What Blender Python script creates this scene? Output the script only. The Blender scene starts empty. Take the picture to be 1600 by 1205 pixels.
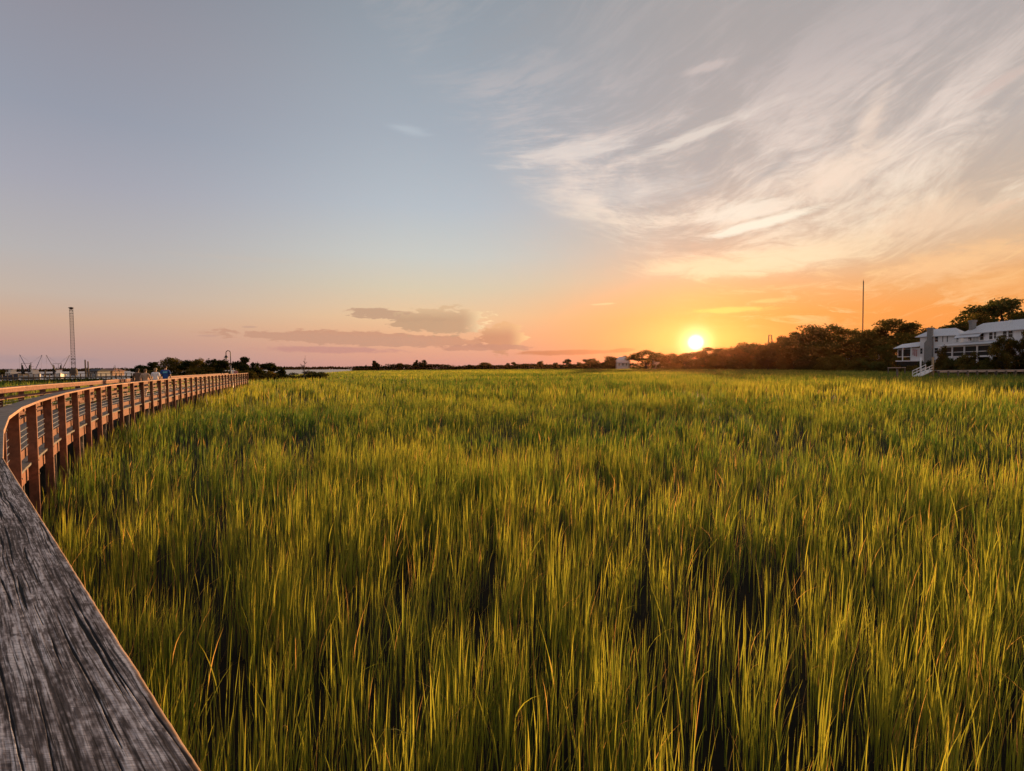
import bpy, bmesh, math, random
import numpy as np
from mathutils import Vector, Matrix

R = math.radians
SC = bpy.context.scene
COL = SC.collection
random.seed(7)
RNG = np.random.default_rng(11)

# ---------------------------------------------------------------- helpers
EYE = 2.84                       # eye height above the mud; the boardwalk deck is at 1.25
FPX = 800.0                      # focal length for a 1600 px wide frame
PITCH, ROLL = 0.0361, 0.008
_f = np.array([0, math.cos(PITCH), -math.sin(PITCH)])
_r0 = np.array([1.0, 0, 0]); _u0 = np.array([0, math.sin(PITCH), math.cos(PITCH)])
_u = _u0 * math.cos(ROLL) + _r0 * math.sin(ROLL)
_r = _r0 * math.cos(ROLL) - _u0 * math.sin(ROLL)
CAM = np.array([0, 0, EYE])

def ray(px, py):
    return _f + (px - 800) / FPX * _r + (602.5 - py) / FPX * _u
def at(px, py, Y):
    """point that stands Y metres ahead, seen at this place of the survey photo"""
    d = ray(px, py); return Vector(CAM + d * (Y / d[1]))
def on_plane(px, py, P, n):
    d = ray(px, py); n = np.array(n); t = np.dot(np.array(P) - CAM, n) / np.dot(d, n)
    return Vector(CAM + d * t)

def vnoise(x, y, seed=0):
    x = np.asarray(x, float); y = np.asarray(y, float)
    xi = np.floor(x).astype(np.int64); yi = np.floor(y).astype(np.int64)
    fx = x - xi; fy = y - yi
    fx = fx * fx * (3 - 2 * fx); fy = fy * fy * (3 - 2 * fy)
    def h(a, b):
        v = (a * 374761393 + b * 668265263 + seed * 1446653 + 1013904223) & 0xffffffff
        v = ((v ^ (v >> 13)) * 1274126177) & 0xffffffff
        v = ((v ^ (v >> 16)) * 2246822519) & 0xffffffff
        return ((v ^ (v >> 15)) & 0xffffff) / float(0xffffff)
    a = h(xi, yi); b = h(xi + 1, yi); c = h(xi, yi + 1); d = h(xi + 1, yi + 1)
    return (a * (1 - fx) + b * fx) * (1 - fy) + (c * (1 - fx) + d * fx) * fy
def fbm(x, y, oct=4, seed=0, gain=0.5):
    s = 0; a = 1; n = 0
    for o in range(oct):
        s = s + a * vnoise(x * 2 ** o, y * 2 ** o, seed + o * 17); n += a; a *= gain
    return s / n

def tag(o, label=None, cat=None, group=None, kind=None):
    if label: o['label'] = label
    if cat: o['category'] = cat
    if group: o['group'] = group
    if kind: o['kind'] = kind
    return o
def empty(name, loc=(0, 0, 0), rz=0.0, scale=None):
    o = bpy.data.objects.new(name, None); COL.objects.link(o)
    o.empty_display_size = 0.3
    o.location = loc; o.rotation_euler = (0, 0, rz)
    if scale: o.scale = scale
    return o
def thing(name, label, cat, loc=(0, 0, 0), rz=0.0, group=None, scale=None):
    return tag(empty(name, loc, rz, scale), label, cat, group)
def link_mesh(name, me, parent=None, mat=None):
    o = bpy.data.objects.new(name, me); COL.objects.link(o)
    if parent: o.parent = parent
    if mat and not me.materials: me.materials.append(mat)
    return o
def children(o):
    return [c for c in bpy.data.objects if c.parent == o]
def copy_tree(o, parent=None):
    c = o.copy(); COL.objects.link(c)
    if parent: c.parent = parent
    for ch in children(o): copy_tree(ch, c)
    return c

class MB:
    """collects shapes for ONE mesh"""
    def __init__(s): s.v = []; s.f = []; s.sm = []
    def quad(s, a, b, c, d, sm=False):
        n = len(s.v); s.v += [tuple(a), tuple(b), tuple(c), tuple(d)]; s.f.append((n, n + 1, n + 2, n + 3)); s.sm.append(sm)
    def poly(s, pts, sm=False):
        n = len(s.v); s.v += [tuple(p) for p in pts]; s.f.append(tuple(range(n, n + len(pts)))); s.sm.append(sm)
    def hexa(s, b4, t4):
        n = len(s.v); s.v += [tuple(p) for p in b4] + [tuple(p) for p in t4]
        for f in ((3, 2, 1, 0), (4, 5, 6, 7), (0, 1, 5, 4), (1, 2, 6, 5), (2, 3, 7, 6), (3, 0, 4, 7)):
            s.f.append(tuple(n + i for i in f)); s.sm.append(False)
    def box(s, x0, x1, y0, y1, z0, z1):
        s.hexa([(x0, y0, z0), (x1, y0, z0), (x1, y1, z0), (x0, y1, z0)], [(x0, y0, z1), (x1, y0, z1), (x1, y1, z1), (x0, y1, z1)])
    def obox(s, c, ax, ay, az, hx, hy, hz):
        c = Vector(c); X = Vector(ax) * hx; Y = Vector(ay) * hy; Z = Vector(az) * hz
        s.hexa([c - X - Y - Z, c + X - Y - Z, c + X + Y - Z, c - X + Y - Z], [c - X - Y + Z, c + X - Y + Z, c + X + Y + Z, c - X + Y + Z])
    def bar(s, a, b, w, h=None):
        a = Vector(a); b = Vector(b); d = (b - a); L = d.length
        if L < 1e-6: return
        d.normalize(); up = Vector((0, 0, 1)) if abs(d.z) < 0.95 else Vector((1, 0, 0))
        x = d.cross(up).normalized(); y = x.cross(d).normalized()
        s.obox((a + b) / 2, x, d, y, w / 2, L / 2, (h or w) / 2)
    def tube(s, pts, rad, n=8, cap=True):
        pts = [Vector(p) for p in pts]; m = len(pts)
        if not hasattr(rad, '__len__'): rad = [rad] * m
        base = len(s.v); ref = None
        for i, p in enumerate(pts):
            d = (pts[min(i + 1, m - 1)] - pts[max(i - 1, 0)]).normalized()
            if ref is None: ref = Vector((0, 0, 1)) if abs(d.z) < 0.9 else Vector((1, 0, 0))
            x = d.cross(ref).normalized(); y = d.cross(x).normalized(); ref = y.cross(d) if False else ref
            for k in range(n):
                a = 2 * math.pi * k / n
                s.v.append(tuple(p + x * math.cos(a) * rad[i] + y * math.sin(a) * rad[i]))
        for i in range(m - 1):
            for k in range(n):
                k2 = (k + 1) % n
                s.f.append((base + i * n + k, base + i * n + k2, base + (i + 1) * n + k2, base + (i + 1) * n + k)); s.sm.append(True)
        if cap:
            s.f.append(tuple(base + k for k in reversed(range(n)))); s.sm.append(False)
            s.f.append(tuple(base + (m - 1) * n + k for k in range(n))); s.sm.append(False)
    def lathe(s, prof, c=(0, 0, 0), n=14):
        base = len(s.v)
        for (r, z) in prof:
            for k in range(n):
                a = 2 * math.pi * k / n; s.v.append((c[0] + r * math.cos(a), c[1] + r * math.sin(a), c[2] + z))
        for i in range(len(prof) - 1):
            for k in range(n):
                k2 = (k + 1) % n
                s.f.append((base + i * n + k, base + i * n + k2, base + (i + 1) * n + k2, base + (i + 1) * n + k)); s.sm.append(True)
    def build(s, name, mat, parent=None, bevel=0.0):
        me = bpy.data.meshes.new(name); me.from_pydata(s.v, [], s.f)
        me.polygons.foreach_set('use_smooth', s.sm)
        me.materials.append(mat); me.update()
        bm = bmesh.new(); bm.from_mesh(me)
        bmesh.ops.recalc_face_normals(bm, faces=bm.faces)
        if bevel: bmesh.ops.bevel(bm, geom=bm.edges[:], offset=bevel, segments=2, profile=0.5, affect='EDGES')
        bm.to_mesh(me); bm.free()
        return link_mesh(name, me, parent)

def np_mesh(name, V, F, mat, cols=None, smooth=False, nsides=None):
    """mesh from numpy; F is (n,4) quads (or (n,3))"""
    me = bpy.data.meshes.new(name)
    k = F.shape[1]
    me.vertices.add(len(V)); me.vertices.foreach_set('co', np.ascontiguousarray(V, np.float32).ravel())
    me.loops.add(F.size); me.loops.foreach_set('vertex_index', np.ascontiguousarray(F, np.int32).ravel())
    me.polygons.add(len(F)); me.polygons.foreach_set('loop_start', np.arange(0, F.size, k, dtype=np.int32))
    try: me.polygons.foreach_set('loop_total', np.full(len(F), k, np.int32))
    except Exception: pass
    if smooth: me.polygons.foreach_set('use_smooth', np.ones(len(F), bool))
    if cols is not None:
        a = me.color_attributes.new('col', 'FLOAT_COLOR', 'POINT')
        c4 = np.ones((len(V), 4), np.float32); c4[:, :cols.shape[1]] = cols
        a.data.foreach_set('color', c4.ravel())
    me.update(); me.validate()
    me.materials.append(mat)
    return me

# ---------------------------------------------------------------- node DSL
class G:
    def __init__(s, nt): s.nt = nt
    def n(s, t, **kw):
        nd = s.nt.nodes.new(t)
        for k, v in kw.items(): setattr(nd, k, v)
        return nd
    def put(s, sock, v):
        if isinstance(v, bpy.types.NodeSocket): s.nt.links.new(v, sock)
        elif v is not None:
            if hasattr(v, '__len__') and len(v) == 3 and sock.type == 'RGBA': v = (*v, 1)
            sock.default_value = v
    def m(s, op, a, b=None, c=None, clamp=False):
        nd = s.n('ShaderNodeMath', operation=op, use_clamp=clamp)
        s.put(nd.inputs[0], a)
        if b is not None: s.put(nd.inputs[1], b)
        if c is not None: s.put(nd.inputs[2], c)
        return nd.outputs[0]
    def vm(s, op, a, b=None):
        nd = s.n('ShaderNodeVectorMath', operation=op); s.put(nd.inputs[0], a)
        if b is not None: s.put(nd.inputs[1], b)
        return nd.outputs['Value'] if op in ('DOT_PRODUCT', 'LENGTH') else nd.outputs[0]
    def sep(s, v):
        nd = s.n('ShaderNodeSeparateXYZ'); s.put(nd.inputs[0], v); return nd.outputs
    def comb(s, x, y, z=0.0):
        nd = s.n('ShaderNodeCombineXYZ'); s.put(nd.inputs[0], x); s.put(nd.inputs[1], y); s.put(nd.inputs[2], z); return nd.outputs[0]
    def mr(s, v, a, b, c=0.0, d=1.0, smooth=True):
        nd = s.n('ShaderNodeMapRange', interpolation_type='SMOOTHSTEP' if smooth else 'LINEAR')
        for i, x in enumerate((v, a, b, c, d)): s.put(nd.inputs[i], x)
        return nd.outputs[0]
    def mix(s, fac, a, b, blend='MIX'):
        nd = s.n('ShaderNodeMix', data_type='RGBA', blend_type=blend, clamp_factor=True)
        s.put(nd.inputs[0], fac); s.put(nd.inputs[6], a); s.put(nd.inputs[7], b); return nd.outputs[2]
    def ramp(s, fac, stops, interp='LINEAR'):
        nd = s.n('ShaderNodeValToRGB'); cr = nd.color_ramp; cr.interpolation = interp
        while len(cr.elements) < len(stops): cr.elements.new(0.5)
        for e, (p, c) in zip(cr.elements, sorted(stops)):
            e.position = p; e.color = (*c, 1)
        s.put(nd.inputs[0], fac); return nd.outputs[0]
    def noise(s, vec, scale=1.0, detail=4.0, rough=0.5, dist=0.0, color=False):
        nd = s.n('ShaderNodeTexNoise'); s.put(nd.inputs['Vector'], vec)
        nd.inputs['Scale'].default_value = scale; nd.inputs['Detail'].default_value = detail
        nd.inputs['Roughness'].default_value = rough; nd.inputs['Distortion'].default_value = dist
        return nd.outputs['Color' if color else 'Fac']

def lin(*c):
    out = []
    for x in c:
        x = x / 255.0; out.append(x / 12.92 if x <= 0.04045 else ((x + 0.055) / 1.055) ** 2.4)
    return tuple(out)

def mat(name, color, rough=0.7, metal=0.0, var=0.0, vscale=3.0, stretch=(1, 1, 1), bump=0.0, c2=None, spec=0.3):
    """plain procedural paint/wood/metal: colour broken up by noise, optional bump"""
    M = bpy.data.materials.new(name); M.use_nodes = True
    nt = M.node_tree; g = G(nt); b = nt.nodes['Principled BSDF']
    b.inputs['Roughness'].default_value = rough; b.inputs['Metallic'].default_value = metal
    b.inputs['Specular IOR Level'].default_value = spec
    tc = g.n('ShaderNodeTexCoord').outputs['Object']
    mp = g.n('ShaderNodeMapping'); mp.inputs['Scale'].default_value = stretch; g.put(mp.inputs[0], tc)
    nz = g.noise(mp.outputs[0], vscale, 5.0, 0.6)
    k = c2 or tuple(x * (1 - var) for x in color)
    g.put(b.inputs['Base Color'], g.mix(g.mr(nz, 0.35, 0.65), color, k))
    if bump:
        bn = g.n('ShaderNodeBump'); bn.inputs['Strength'].default_value = bump; bn.inputs['Distance'].default_value = 0.02
        g.put(bn.inputs['Height'], nz); g.put(b.inputs['Normal'], bn.outputs[0])
    return M

def leaf_mat(name, dark, light, trans=0.45, tint=(1.25, 1.1, 0.6)):
    """foliage: colour attribute mixes two greens, light passes through the blade"""
    M = bpy.data.materials.new(name); M.use_nodes = True
    nt = M.node_tree; g = G(nt); nt.nodes.remove(nt.nodes['Principled BSDF'])
    out = nt.nodes['Material Output']
    at_ = g.n('ShaderNodeAttribute', attribute_name='col')
    sp = g.n('ShaderNodeSeparateColor'); g.put(sp.inputs[0], at_.outputs['Color'])
    c = g.mix(sp.outputs[0], dark, light)
    rnd = g.n('ShaderNodeObjectInfo').outputs['Random']
    c = g.mix(1.0, c, g.ramp(rnd, [(0.0, (0.50, 0.54, 0.50)), (0.3, (1.3, 1.05, 0.75)), (0.55, (0.7, 0.8, 0.75)), (0.8, (1.0, 1.05, 0.8)), (1.0, (1.65, 1.35, 0.85))]), 'MULTIPLY')
    d = g.n('ShaderNodeBsdfDiffuse'); g.put(d.inputs[0], c)
    t = g.n('ShaderNodeBsdfTranslucent'); g.put(t.inputs[0], g.mix(1.0, c, tint, 'MULTIPLY'))
    mx = g.n('ShaderNodeMixShader'); mx.inputs[0].default_value = trans
    g.put(mx.inputs[1], d.outputs[0]); g.put(mx.inputs[2], t.outputs[0])
    g.put(out.inputs[0], mx.outputs[0])
    return M

# ---------------------------------------------------------------- camera, render, sun
cam = bpy.data.cameras.new('camera'); cam.sensor_width = 36; cam.lens = 18.0
cam.clip_start = 0.05; cam.clip_end = 20000
co = bpy.data.objects.new('camera', cam); COL.objects.link(co)
Mx = Matrix(((_r[0], _u[0], -_f[0], 0), (_r[1], _u[1], -_f[1], 0), (_r[2], _u[2], -_f[2], EYE), (0, 0, 0, 1)))
co.matrix_world = Mx
SC.camera = co
SC.render.engine = 'CYCLES'
cy = SC.cycles
cy.use_denoising = True
try: cy.denoiser = 'OPENIMAGEDENOISE'
except Exception: pass
cy.use_adaptive_sampling = True; cy.adaptive_threshold = 0.015
cy.max_bounces = 6; cy.diffuse_bounces = 3; cy.glossy_bounces = 2; cy.transmission_bounces = 4; cy.transparent_max_bounces = 8; cy.volume_bounces = 0
cy.sample_clamp_indirect = 6.0
cy.caustics_reflective = False; cy.caustics_refractive = False
vs = SC.view_settings
SC.display_settings.display_device = 'sRGB'
vs.view_transform = 'Standard'; vs.look = 'None'; vs.exposure = 0.8; vs.gamma = 1.0; vs.use_curve_mapping = False

SUN_AZ = R(19.73); SUN_EL = R(3.2)
sd = bpy.data.lights.new('sun', 'SUN'); sd.energy = 5.0; sd.angle = R(0.5); sd.color = (1.0, 0.57, 0.25)
so = bpy.data.objects.new('sun', sd); COL.objects.link(so)
sdir = Vector((math.sin(SUN_AZ) * math.cos(SUN_EL), math.cos(SUN_AZ) * math.cos(SUN_EL), math.sin(SUN_EL)))
so.rotation_euler = sdir.to_track_quat('Z', 'Y').to_euler()
so.location = sdir * 400
# ---------------------------------------------------------------- sky
W = bpy.data.worlds.new('World'); SC.world = W; W.use_nodes = True
nt = W.node_tree; nt.nodes.clear(); g = G(nt)
D = g.n('ShaderNodeTexCoord').outputs['Generated']
D = g.vm('NORMALIZE', D)
x, y, z = g.sep(D)
hor = g.m('SQRT', g.m('ADD', g.m('MULTIPLY', x, x), g.m('ADD', g.m('MULTIPLY', y, y), 1e-6)))
s_az = g.m('DIVIDE', x, hor)                       # sine of the azimuth
e = g.m('ARCSINE', z)                              # elevation, radians
a = g.m('ARCTAN2', x, y)                           # azimuth, radians (0 = ahead, + = right)
edeg = g.m('MULTIPLY', e, 180 / math.pi)
pos = g.m('DIVIDE', g.m('ADD', edeg, 2.0), 42.0, clamp=True)
def P(d): return (d + 2.0) / 42.0
A = g.ramp(pos, [(P(-2), lin(120, 105, 108)), (P(0.3), lin(180, 152, 152)), (P(2.4), lin(199, 160, 146)), (P(4.3), lin(209, 173, 148)), (P(6.5), lin(200, 182, 168)),
                 (P(10), lin(186, 181, 180)), (P(15.6), lin(169, 169, 180)), (P(21), lin(153, 158, 172)), (P(28), lin(148, 148, 159)), (P(38), lin(128, 130, 142))])
B = g.ramp(pos, [(P(-2), lin(120, 105, 108)), (P(0.3), lin(218, 157, 140)), (P(1.8), lin(229, 169, 140)), (P(3.4), lin(238, 182, 142)), (P(5.5), lin(240, 200, 156)), (P(8.7), lin(220, 206, 180)),
                 (P(12), lin(205, 206, 200)), (P(17), lin(186, 194, 202)), (P(24), lin(168, 177, 188)), (P(35), lin(147, 157, 167)), (P(40), lin(135, 146, 158))])
C_ = g.ramp(pos, [(P(-2), lin(140, 95, 70)), (P(0.3), lin(243, 140, 80)), (P(2.5), lin(249, 152, 74)), (P(5), lin(247, 162, 84)), (P(7), lin(240, 175, 112)), (P(9.5), lin(226, 188, 150)),
                  (P(13), lin(212, 188, 166)), (P(19), lin(196, 184, 176)), (P(27), lin(180, 172, 170)), (P(36), lin(166, 162, 162)), (P(40), lin(158, 156, 158))])
sky = g.mix(g.mr(s_az, -0.68, -0.15), A, B)
sky = g.mix(g.mr(s_az, -0.12, 0.42), sky, C_)
# --- cirrus: streaks follow bowls whose middle shifts with height
h_ = g.mr(e, 0.10, 0.62)
da = g.m('SUBTRACT', a, 0.50)
up_ = g.m('MULTIPLY', g.m('MULTIPLY', g.m('SUBTRACT', a, 0.35), 0.46), h_)
bowl = g.m('MULTIPLY', g.m('MULTIPLY', g.m('MULTIPLY', da, da), 0.62), g.m('SUBTRACT', 1.0, h_))
psi = g.m('SUBTRACT', g.m('SUBTRACT', e, up_), bowl)
warp = g.noise(g.comb(g.m('MULTIPLY', a, 3.0), g.m('MULTIPLY', e, 4.6), 1.7), 1.0, 2.0, 0.5, 0.0)
psw = g.m('ADD', psi, g.m('MULTIPLY', g.m('SUBTRACT', warp, 0.5), 0.085))
st1 = g.noise(g.comb(g.m('MULTIPLY', a, 5.0), g.m('MULTIPLY', psw, 19.0), 0.4), 1.0, 9.0, 0.68, 0.9)
st2 = g.noise(g.comb(g.m('MULTIPLY', a, 20.0), g.m('MULTIPLY', psw, 85.0), 5.1), 1.0, 5.0, 0.70, 1.2)
body = g.noise(g.comb(g.m('MULTIPLY', a, 4.2), g.m('MULTIPLY', psw, 8.5), 9.2), 1.0, 5.0, 0.6, 0.5)
nzA = g.noise(g.comb(g.m('MULTIPLY', a, 26.0), g.m('MULTIPLY', e, 80.0), 21.0), 1.0, 8.0, 0.66, 0.3)
nzB = g.noise(g.comb(g.m('MULTIPLY', a, 11.0), g.m('MULTIPLY', psw, 46.0), 31.0), 1.0, 8.0, 0.70, 1.0)
dens = g.m('ADD', g.m('MULTIPLY', st1, 0.46), g.m('ADD', g.m('MULTIPLY', st2, 0.20), g.m('MULTIPLY', body, 0.46)))
# where the cirrus sheet lies: right of a slanting left edge, above a bowl
ln = g.m('MULTIPLY', g.m('SUBTRACT', g.m('ADD', g.m('MULTIPLY', body, 0.5), g.m('MULTIPLY', nzB, 0.5)), 0.5), 0.35)
edge_left = g.m('SUBTRACT', g.m('ADD', a, ln), g.m('SUBTRACT', 0.46, g.m('MULTIPLY', e, 1.28)))
mk = g.mr(edge_left, -0.06, 0.16)
low = g.m('SUBTRACT', e, g.m('ADD', 0.137, g.m('MULTIPLY', g.m('POWER', g.m('ABSOLUTE', g.m('SUBTRACT', a, 0.50)), 2.0), 0.72)))
mk = g.m('MULTIPLY', mk, g.mr(low, -0.004, 0.035))
mk = g.m('MULTIPLY', mk, g.mr(e, 0.56, 0.33, 0.22, 1.0))
mk = g.m('MULTIPLY', mk, g.mr(y, -0.1, 0.3))
cir = g.m('MULTIPLY', g.mr(dens, 0.49, 0.68), mk, clamp=True)
shade = g.m('MULTIPLY', g.mr(dens, 0.545, 0.40), mk, clamp=True)
ccol = g.ramp(pos, [(P(0), lin(255, 196, 120)), (P(6), lin(255, 205, 140)), (P(9), lin(255, 224, 176)), (P(13), lin(254, 234, 208)), (P(19), lin(240, 222, 209)), (P(27), lin(214, 200, 196)), (P(38), lin(190, 182, 180))])
scol = g.ramp(pos, [(P(0), lin(210, 150, 100)), (P(7), lin(224, 170, 118)), (P(12), lin(198, 180, 160)), (P(19), lin(178, 172, 172)), (P(30), lin(170, 163, 163))])
sky = g.mix(g.m('MULTIPLY', shade, 0.55), sky, scol)
sky = g.mix(g.m('MULTIPLY', cir, 0.92), sky, ccol)
# faint cirrus across the orange band on the right
lowband = nzB
lb = g.m('MULTIPLY', g.mr(lowband, 0.47, 0.68), g.m('MULTIPLY', g.mr(a, 0.26, 0.5), g.m('MULTIPLY', g.mr(e, 0.05, 0.09), g.mr(e, 0.2, 0.14))))
sky = g.mix(g.m('MULTIPLY', lb, 0.62), sky, lin(255, 210, 150))
def streak(a_c, e_c, ha, he, slope, seed, thr=(0.0, 0.5), amp=0.9, fr=(14.0, 60.0), curve=0.0):
    """mask of one named cloud: an ellipse in azimuth/elevation with a ragged edge"""
    dx = g.m('SUBTRACT', a, a_c)
    dy = g.m('SUBTRACT', g.m('SUBTRACT', e, e_c), g.m('MULTIPLY', dx, slope))
    if curve: dy = g.m('SUBTRACT', dy, g.m('MULTIPLY', g.m('MULTIPLY', dx, dx), curve))
    u2 = g.m('POWER', g.m('ABSOLUTE', g.m('DIVIDE', dx, ha)), 2.0); v2 = g.m('POWER', g.m('ABSOLUTE', g.m('DIVIDE', dy, he)), 2.0)
    rr = g.m('SQRT', g.m('ADD', u2, v2))
    nz = nzB if e_c > 0.16 else nzA
    f = g.m('ADD', g.m('SUBTRACT', 1.0, rr), g.m('MULTIPLY', g.m('SUBTRACT', nz, 0.5), amp * 2))
    return g.mr(f, *thr), dx, dy
def ae(px, py):
    d = ray(px, py); d = d / np.linalg.norm(d); return math.atan2(d[0], d[1]), math.asin(d[2])
def put_cloud(px, py, hw, hh, slope, seed, color, k, thr=(0.0, 0.5), amp=0.9, fr=(14.0, 60.0), rim=None, curve=0.0):
    global sky
    ac, ec = ae(px, py); a1, _ = ae(px + hw, py)
    mk_, dx, dy = streak(ac, ec, abs(a1 - ac), hh / 800.0, slope, seed, thr, amp, fr, curve)
    c = color
    if rim:
        c = g.mix(g.mr(dx, *[v / 800.0 for v in rim[1]]), color, rim[0])
        if len(rim) > 2: c = g.mix(g.mr(dy, 0.0, hh / 800.0, 0.0, rim[2]), c, rim[0])
    sky = g.mix(g.m('MULTIPLY', mk_, k), sky, c)
# bright cirrus strokes near the sun
put_cloud(1180, 352, 120, 9, 0.16, 1.0, lin(255, 244, 222), 0.95, (0.0, 0.6), 0.8, (6.0, 70.0))
put_cloud(1165, 328, 110, 16, 0.05, 2.0, lin(255, 242, 222), 0.75, (0.0, 0.7), 0.9, (7.0, 60.0))
put_cloud(900, 235, 150, 20, 0.10, 3.0, lin(232, 220, 212), 0.70, (0.0, 0.9), 1.0, (5.0, 40.0))
put_cloud(1080, 215, 150, 11, 0.22, 4.0, lin(240, 226, 214), 0.7, (0.0, 0.8), 0.9, (6.0, 60.0))
put_cloud(1360, 190, 40, 30, 0.9, 5.0, lin(246, 222, 203), 0.6, (0.0, 0.9), 0.9, (8.0, 30.0))
put_cloud(1300, 275, 150, 34, 0.25, 6.0, lin(252, 228, 206), 0.70, (0.0, 0.9), 1.0, (6.0, 40.0))
put_cloud(1105, 105, 60, 7, 0.06, 7.0, lin(216, 200, 194), 0.6, (0.0, 0.8), 0.9, (9.0, 60.0))
put_cloud(640, 203, 45, 9, -0.1, 8.0, lin(186, 195, 204), 0.6, (0.0, 0.9), 0.9, (12.0, 50.0))
put_cloud(1140, 415, 230, 22, 0.0, 9.0, lin(255, 230, 188), 0.75, (0.0, 0.8), 0.9, (5.0, 70.0), None, 0.12)
put_cloud(1490, 410, 190, 26, 0.12, 10.0, lin(255, 204, 150), 0.70, (0.0, 0.9), 1.0, (5.0, 55.0))
put_cloud(1140, 484, 90, 6, 0.0, 11.0, lin(255, 205, 110), 0.85, (0.0, 0.7), 0.9, (9.0, 90.0))
put_cloud(1200, 470, 60, 4, 0.03, 12.0, lin(255, 205, 130), 0.6, (0.0, 0.7), 0.9, (9.0, 90.0))
put_cloud(1560, 130, 60, 8, 0.35, 13.0, lin(214, 190, 180), 0.5, (0.0, 0.8), 0.9, (9.0, 60.0))
put_cloud(1565, 322, 60, 6, 0.22, 14.0, lin(236, 200, 172), 0.6, (0.0, 0.8), 0.9, (9.0, 70.0))
put_cloud(1210, 262, 60, 10, 0.5, 15.0, lin(176, 172, 170), 0.45, (0.0, 0.9), 0.9, (7.0, 50.0))
put_cloud(1450, 345, 190, 40, 0.12, 16.0, lin(250, 218, 186), 0.62, (0.0, 1.0), 1.0)
put_cloud(1290, 395, 200, 26, 0.02, 17.0, lin(255, 228, 190), 0.62, (0.0, 1.0), 1.0)
put_cloud(1560, 440, 120, 22, 0.10, 18.0, lin(255, 196, 132), 0.6, (0.0, 1.0), 1.0)
put_cloud(1010, 300, 140, 26, 0.05, 19.0, lin(232, 222, 214), 0.45, (0.0, 1.0), 1.0)
# low grey clouds over the horizon
put_cloud(580, 530, 215, 11, -0.03, 21.0, lin(200, 154, 130), 0.85, (0.0, 0.20), 1.05, (10.0, 60.0), (lin(206, 150, 120), (40, 190), 0.5))
put_cloud(520, 547, 130, 6, -0.015, 22.0, lin(196, 144, 136), 0.7, (0.0, 0.5), 0.7, (9.0, 90.0))
put_cloud(615, 493, 80, 9, -0.07, 23.0, lin(196, 160, 132), 0.9, (0.0, 0.20), 1.05, (16.0, 80.0))
put_cloud(690, 502, 80, 22, 0.02, 24.0, lin(198, 162, 130), 0.92, (0.0, 0.20), 1.1, (18.0, 60.0), (lin(255, 224, 176), (28, 74), 0.35))
put_cloud(786, 529, 36, 25, 0.0, 25.0, lin(206, 150, 118), 0.95, (0.0, 0.18), 0.95, (26.0, 50.0), (lin(252, 204, 146), (6, 40), 0.6))
put_cloud(760, 543, 80, 6, 0.0, 26.0, lin(198, 146, 124), 0.8, (0.0, 0.25), 1.0, (14.0, 90.0))
put_cloud(890, 551, 105, 5, 0.01, 27.0, lin(196, 128, 92), 0.8, (0.0, 0.5), 0.7, (12.0, 120.0))
put_cloud(975, 547, 26, 4, 0.02, 28.0, lin(190, 118, 82), 0.7, (0.0, 0.5), 0.7, (22.0, 140.0))
put_cloud(390, 511, 14, 2.0, 0.0, 29.0, lin(196, 160, 140), 0.6, (0.0, 0.5), 0.7, (22.0, 140.0))
put_cloud(325, 525, 20, 2.0, 0.0, 30.0, lin(192, 152, 138), 0.45, (0.0, 0.5), 0.7, (22.0, 140.0))
put_cloud(60, 563, 120, 7, 0.0, 31.0, lin(166, 146, 150), 0.5, (0.0, 0.8), 0.7, (7.0, 60.0))
put_cloud(945, 475, 26, 2.0, 0.04, 32.0, lin(252, 216, 166), 0.7, (0.0, 0.5), 0.7, (20.0, 120.0))
put_cloud(395, 405, 160, 5, 0.02, 33.0, lin(206, 190, 176), 0.18, (0.0, 0.9), 0.9, (7.0, 60.0))
# sun and its aureole
va, ve = ae(1087, 535)
S = (math.sin(va) * math.cos(ve), math.cos(va) * math.cos(ve), math.sin(ve))
ang = g.m('ARCCOSINE', g.m('MINIMUM', g.vm('DOT_PRODUCT', D, S), 0.9999999))
disc = g.mr(ang, 0.017, 0.004)
g1 = g.m('EXPONENT', g.m('MULTIPLY', g.m('POWER', g.m('DIVIDE', ang, 0.023), 2.0), -1.0))
g2 = g.m('EXPONENT', g.m('DIVIDE', ang, -0.045)); g3 = g.m('EXPONENT', g.m('DIVIDE', ang, -0.16))
def scale(v, c): return g.vm('SCALE', c, None) if False else g.mix(1.0, c, g.comb(v, v, v), 'MULTIPLY')
tot = sky
for v, c in ((disc, (2.4, 2.2, 1.5)), (g1, (0.9, 0.95, 0.50)), (g2, (0.20, 0.07, 0.0)), (g3, (0.03, 0.0, 0.0))):
    tot = g.mix(1.0, tot, scale(v, c), 'ADD')
# the sky model's own dusk light, added thinly
ns = g.n('ShaderNodeTexSky', sky_type='NISHITA'); ns.sun_disc = False
ns.sun_elevation = SUN_EL; ns.sun_rotation = SUN_AZ; ns.air_density = 1.0; ns.dust_density = 2.0
bg1 = g.n('ShaderNodeBackground'); g.put(bg1.inputs[0], tot); bg1.inputs[1].default_value = 0.97 / 2 ** 0.8
bg2 = g.n('ShaderNodeBackground'); g.put(bg2.inputs[0], ns.outputs[0]); bg2.inputs[1].default_value = 0.0008
ad = g.n('ShaderNodeAddShader'); g.put(ad.inputs[0], bg1.outputs[0]); g.put(ad.inputs[1], bg2.outputs[0])
g.put(g.n('ShaderNodeOutputWorld').inputs[0], ad.outputs[0])
W.cycles.sampling_method = 'MANUAL'; W.cycles.sample_map_resolution = 1024
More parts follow.
